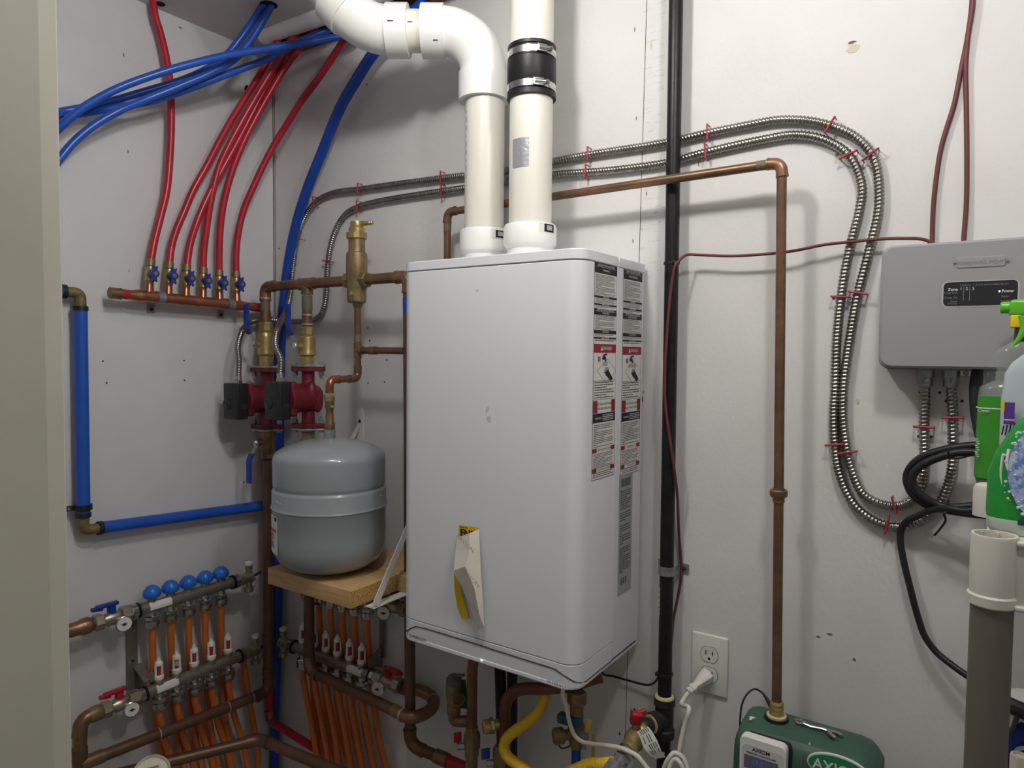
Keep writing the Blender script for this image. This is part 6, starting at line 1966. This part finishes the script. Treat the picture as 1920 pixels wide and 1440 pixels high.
tgs = [hc2 + V((.000, -.010, .018)), hc2 + V((.001, -.011, .002)), hc2 + V((-.004, -.012, -.012)), hc2 + V((-.014, -.012, -.028))]
tgp = spline(tgs, 5)
obj('trigger', MB().tube(tgp, .005, 10, rad=lambda i, a: (.0072 - .00034 * i)), M_TRIG, th)

# frosted bottle with purple label (front right)
tf = .90
ff = CAM + ray(1905, 1000) * tf
fbx, fby = ff.x + .026, ff.y
fro = thing('frosted_bottle', 'frosted white bottle with purple label behind bubble printed bottle at right edge', 'bottle', (fbx, fby, zs_ - .004))


def fz(py):
    return (CAM + ray(1900, py) * tf).z


zf0 = zs_ - .004
secs = [(zf0, .040, .026), (zf0 + .01, .046, .030), (fz(900), .047, .031), (fz(790), .0475, .031), (fz(745), .0475, .031), (fz(735), .0465, .030), (fz(700), .0455, .029, .001), (fz(680), .0415, .027, .004), (fz(660), .033, .023, .010), (fz(640), .024, .018, .016), (fz(615), .016, .014, .022), (fz(600), .014, .0135, .024), (fz(560), .014, .0135, .024)]
obj('body', sq_sec(MB(), (fbx, fby, 0), secs, 32, 3.2, -.12), M_FROST, fro, ang=60)
fyf = fby - .0318


def fpatch(name, x0, x1, p0, p1, m, par, lift=0.0):
    return flat(name, MB().quad((fbx, fyf - lift, 0), (1, 0, 0), (0, 0, 1), x0, x1, fz(p1), fz(p0)), m, par)


pl_ = fpatch('purple_label', -.0445, -.0335, 752, 792, M_PURP, fro)
fpatch('white_stripe', -.0445, -.0335, 783, 785, M_TXT, pl_, .0003)
fpatch('yellow_stripe', -.0465, -.0440, 748, 768, M_YCAP, pl_, .0003)
wl_ = MB()
for k in range(4):
    a = -.0465 + k * .0036
    wl_.add([(fbx + a, fyf - .0005, fz(812)), (fbx + a + .0016, fyf - .0005, fz(812)), (fbx + a + .0034, fyf - .0005, fz(795 - k * 2)), (fbx + a + .0018, fyf - .0005, fz(795 - k * 2))], [(0, 1, 2, 3)])
flat('label_stripes', wl_, M_INK, pl_)

# big detergent bottle with bubble print
td = .80
dp = CAM + ray(1900, 1004) * td
dbx, dby = dp.x + .036, dp.y + .012
det = thing('detergent_bottle', 'green and white bottle with bubble print in front on shelf, cut by right edge', 'bottle', (dbx, dby, zs_ - .004))


def dz(py):
    return (CAM + ray(1890, py) * td).z


zd0 = zs_ - .004
K = 1.14
secs = [(zd0, .050, .018), (zd0 + .006, .0535, .021), (dz(960), .0555, .022), (dz(890), .0550, .022), (dz(850), .0510, .022, .002), (dz(820), .0455, .021, .005), (dz(790), .0315, .019), (dz(768), .0200, .017), (dz(752), .010, .013)]
secs = [(q[0], q[1] * K, q[2]) + ((q[3] * K,) if len(q) > 3 else ()) for q in secs]
obj('body', sq_sec(MB(), (dbx, dby, 0), secs, 36, 2.8, .04), M_DGRN, det, ang=60)
yfr = dby - .0232


def oval(mb, cx, cz, rx, rz, y, t=.0006, n=40, a0=0, a1=360):
    pts = [(rx * cos(radians(a0 + (a1 - a0) * k / n)), rz * sin(radians(a0 + (a1 - a0) * k / n))) for k in range(n + (0 if a1 - a0 == 360 else 1))]
    return mb.prism(pts, (cx, y, cz), (1, 0, 0), (0, 0, 1), t)


cx2, cz2 = dbx + .002, dz(880)
bub = obj('bubble_print', oval(MB(), cx2, cz2, .046, .060, yfr), M_BUB, det, smooth=False)
obj('swirl_print', oval(MB(), cx2 + .012, cz2, .034, .042, yfr - .0007), M_SWIRL, bub, smooth=False)
obj('swirl_core', oval(MB(), cx2 + .016, cz2, .022, .026, yfr - .0014), mat('pale core', (214, 226, 240), .4), bub, smooth=False)
rg = MB()
for k in range(3):
    q = [(cx2 + .012 + (.028 - .006 * k) * cos(radians(a)), yfr - .0018, cz2 + (.034 - .007 * k) * sin(radians(a))) for a in range(100, 262, 9)]
    rg.tube(q, .0011, 6)
obj('swirl_line', rg, MATS['blue swirl'], bub)
bd = MB()
rr = random.Random(5)
for k in range(60):
    a = radians(rr.uniform(95, 250)); f = rr.uniform(.85, 1.12)
    bd.sphere((cx2 + .046 * f * cos(a), yfr - .0006, cz2 + .060 * f * sin(a)), rr.uniform(.0006, .0019), (1, .35, 1), 8)
o_ = obj('bubble', bd, mat('bubble white', (214, 224, 242), .3), bub); o_['kind'] = 'stuff'
ws = MB()
for k, (r1_, r2_, z_, wd) in enumerate(((.058, .075, -.004, .0028), (.064, .086, -.012, .0016), (.052, .064, .0, .0012))):
    q = [(cx2 + .012 + r1_ * cos(radians(a)), yfr + .002 + .004 * abs(cos(radians(a))), cz2 + .0 + r2_ * sin(radians(a)) + z_ + .012) for a in range(168, 262, 6)]
    ws.tube(q, wd, 6)
obj('white_swoosh', ws, M_TXT, det)
obj('white_base', sq_sec(MB(), (dbx, dby, 0), [(zd0 + .0005, .0505 * K, .0185), (zd0 + .006, .0541 * K, .0216), (zd0 + .018, .0552 * K, .0224)], 36, 2.8, .04), M_PALEG, det, ang=60)
obj('dark_print', MB().box((dbx - .022, yfr - .0002, zd0 + .017), (.022, .0006, .006)), mat('teal ink', (28, 74, 84), .5), det, smooth=False)

# blue labelled jug below, floor level stand-in shelf lower
lowz = (CAM + ray(1900, 1475) * .95).z
jug = thing('blue_label_jug', 'white jug with navy label and black strap on lower shelf at right edge', 'jug', (1.79, -.25, lowz))
jt = .95
jb = CAM + ray(1930, 1460) * jt
jx, jy = jb.x + .002, jb.y + .004


def jz(py):
    return (CAM + ray(1905, py) * jt).z


secs = [(lowz, .050, .04), (lowz + .01, .055, .045), (jz(1400), .055, .045), (jz(1345), .052, .043), (jz(1322), .046, .04), (jz(1312), .036, .034, .006), (jz(1300), .018, .018, .012), (jz(1285), .016, .016, .012)]
obj('body', sq_sec(MB(), (jx, jy, 0), secs, 28, 3.5), M_WHITE, jug, ang=50)
nl = obj('navy_label', sq_sec(MB(), (jx + .008, jy - .003, 0), [(lowz + .006, .0558, .0455), (jz(1400), .0550, .0452), (jz(1345), .0490, .0425), (jz(1334), .044, .040)], 28, 3.5), M_NAVY, jug, ang=50)
text('lettering', 'S', (jx - .026, jy - .0505, jz(1410)), (1, 0, 0), (0, 0, 1), .075, mat('pale blue ink', (170, 196, 232), .5), nl, ext=.0004, bold=-.0005)
obj('strap', MB().tube(spline([V((jx - .05, jy - .03, jz(1302))), V((jx - .02, jy - .05, jz(1306))), V((jx + .03, jy - .055, jz(1312)))], 6), .0105, 10), M_BLKP, jug)
obj('strap', MB().tube(spline([V((jx - .020, jy - .056, jz(1315))), V((jx - .026, jy - .057, jz(1345))), V((jx - .042, jy - .054, jz(1375)))], 6), .003, 8), M_BLKG, jug)
shl = bpy.data.objects['plastic_shelf']
obj('lower_deck', MB().box((SX + .232, -.187, lowz - .007), (.44, .33, .012), bev=.002), M_SHELF, shf)
cpp = CAM + ray(1903, 1445) * .86
ccap = thing('cream_pump_cap', 'cream round bottle cap in front of navy label jug, beside shelf post', 'bottle', (cpp.x + .002, cpp.y, lowz))
zc_ = (CAM + ray(1903, 1412) * .86).z
obj('cap', MB().lathe([(.0098, zc_ - .035), (.0100, zc_ - .003), (.0090, zc_), (.0070, zc_ + .0005), (.0066, zc_ - .003), (0, zc_ - .003)], (cpp.x + .004, cpp.y, 0), (0, 0, 1), 22), M_CREAMC, ccap)
obj('bottle_body', MB().lathe([(.018, lowz), (.020, lowz + .006), (.020, zc_ - .055), (.012, zc_ - .040), (.0095, zc_ - .034)], (cpp.x + .004, cpp.y, 0), (0, 0, 1), 22), M_CREAMC, ccap)

# =================================================================== LIGHT
def lamp(name, loc, energy, r, col):
    ld = bpy.data.lights.new(name, 'POINT')
    ld.energy = energy; ld.shadow_soft_size = r; ld.color = col
    o = bpy.data.objects.new(name, ld); COL.objects.link(o); o.location = loc
    return o


lamp('ceiling_bulb', (1.70, -.66, 2.21), 9.6, .042, (1.0, .975, .94))
lamp('ceiling_bulb', (1.10, -.66, 2.21), 10.2, .042, (1.0, .975, .94))
wd = bpy.data.worlds.new('room'); SC.world = wd
wd.use_nodes = True
wd.node_tree.nodes['Background'].inputs[0].default_value = (.9, .92, 1, 1)
wd.node_tree.nodes['Background'].inputs[1].default_value = .06

# fine print, tick marks and spatter nobody could count
for o in SC.objects:
    if o.type == 'MESH' and o.name.split('.')[0] in ('small_print', 'white_print', 'rule_line', 'label_stripes', 'paint_spatter', 'pipe_print', 'label_print', 'pen_mark', 'scuff'):
        o['kind'] = 'stuff'

# =================================================================== CAMERA
cd = bpy.data.cameras.new('camera')
cd.sensor_fit = 'HORIZONTAL'; cd.sensor_width = 36
cd.lens = FOC / 1920 * 36
cd.clip_start = .01
co = bpy.data.objects.new('camera', cd); COL.objects.link(co)
Mx = Matrix((RI, UP, -_fw)).transposed().to_4x4(); Mx.translation = CAM
co.matrix_world = Mx
SC.camera = co
SC.view_settings.view_transform = 'Standard'
SC.view_settings.look = 'None'
SC.view_settings.exposure = 0
SC.cycles.max_bounces = 8
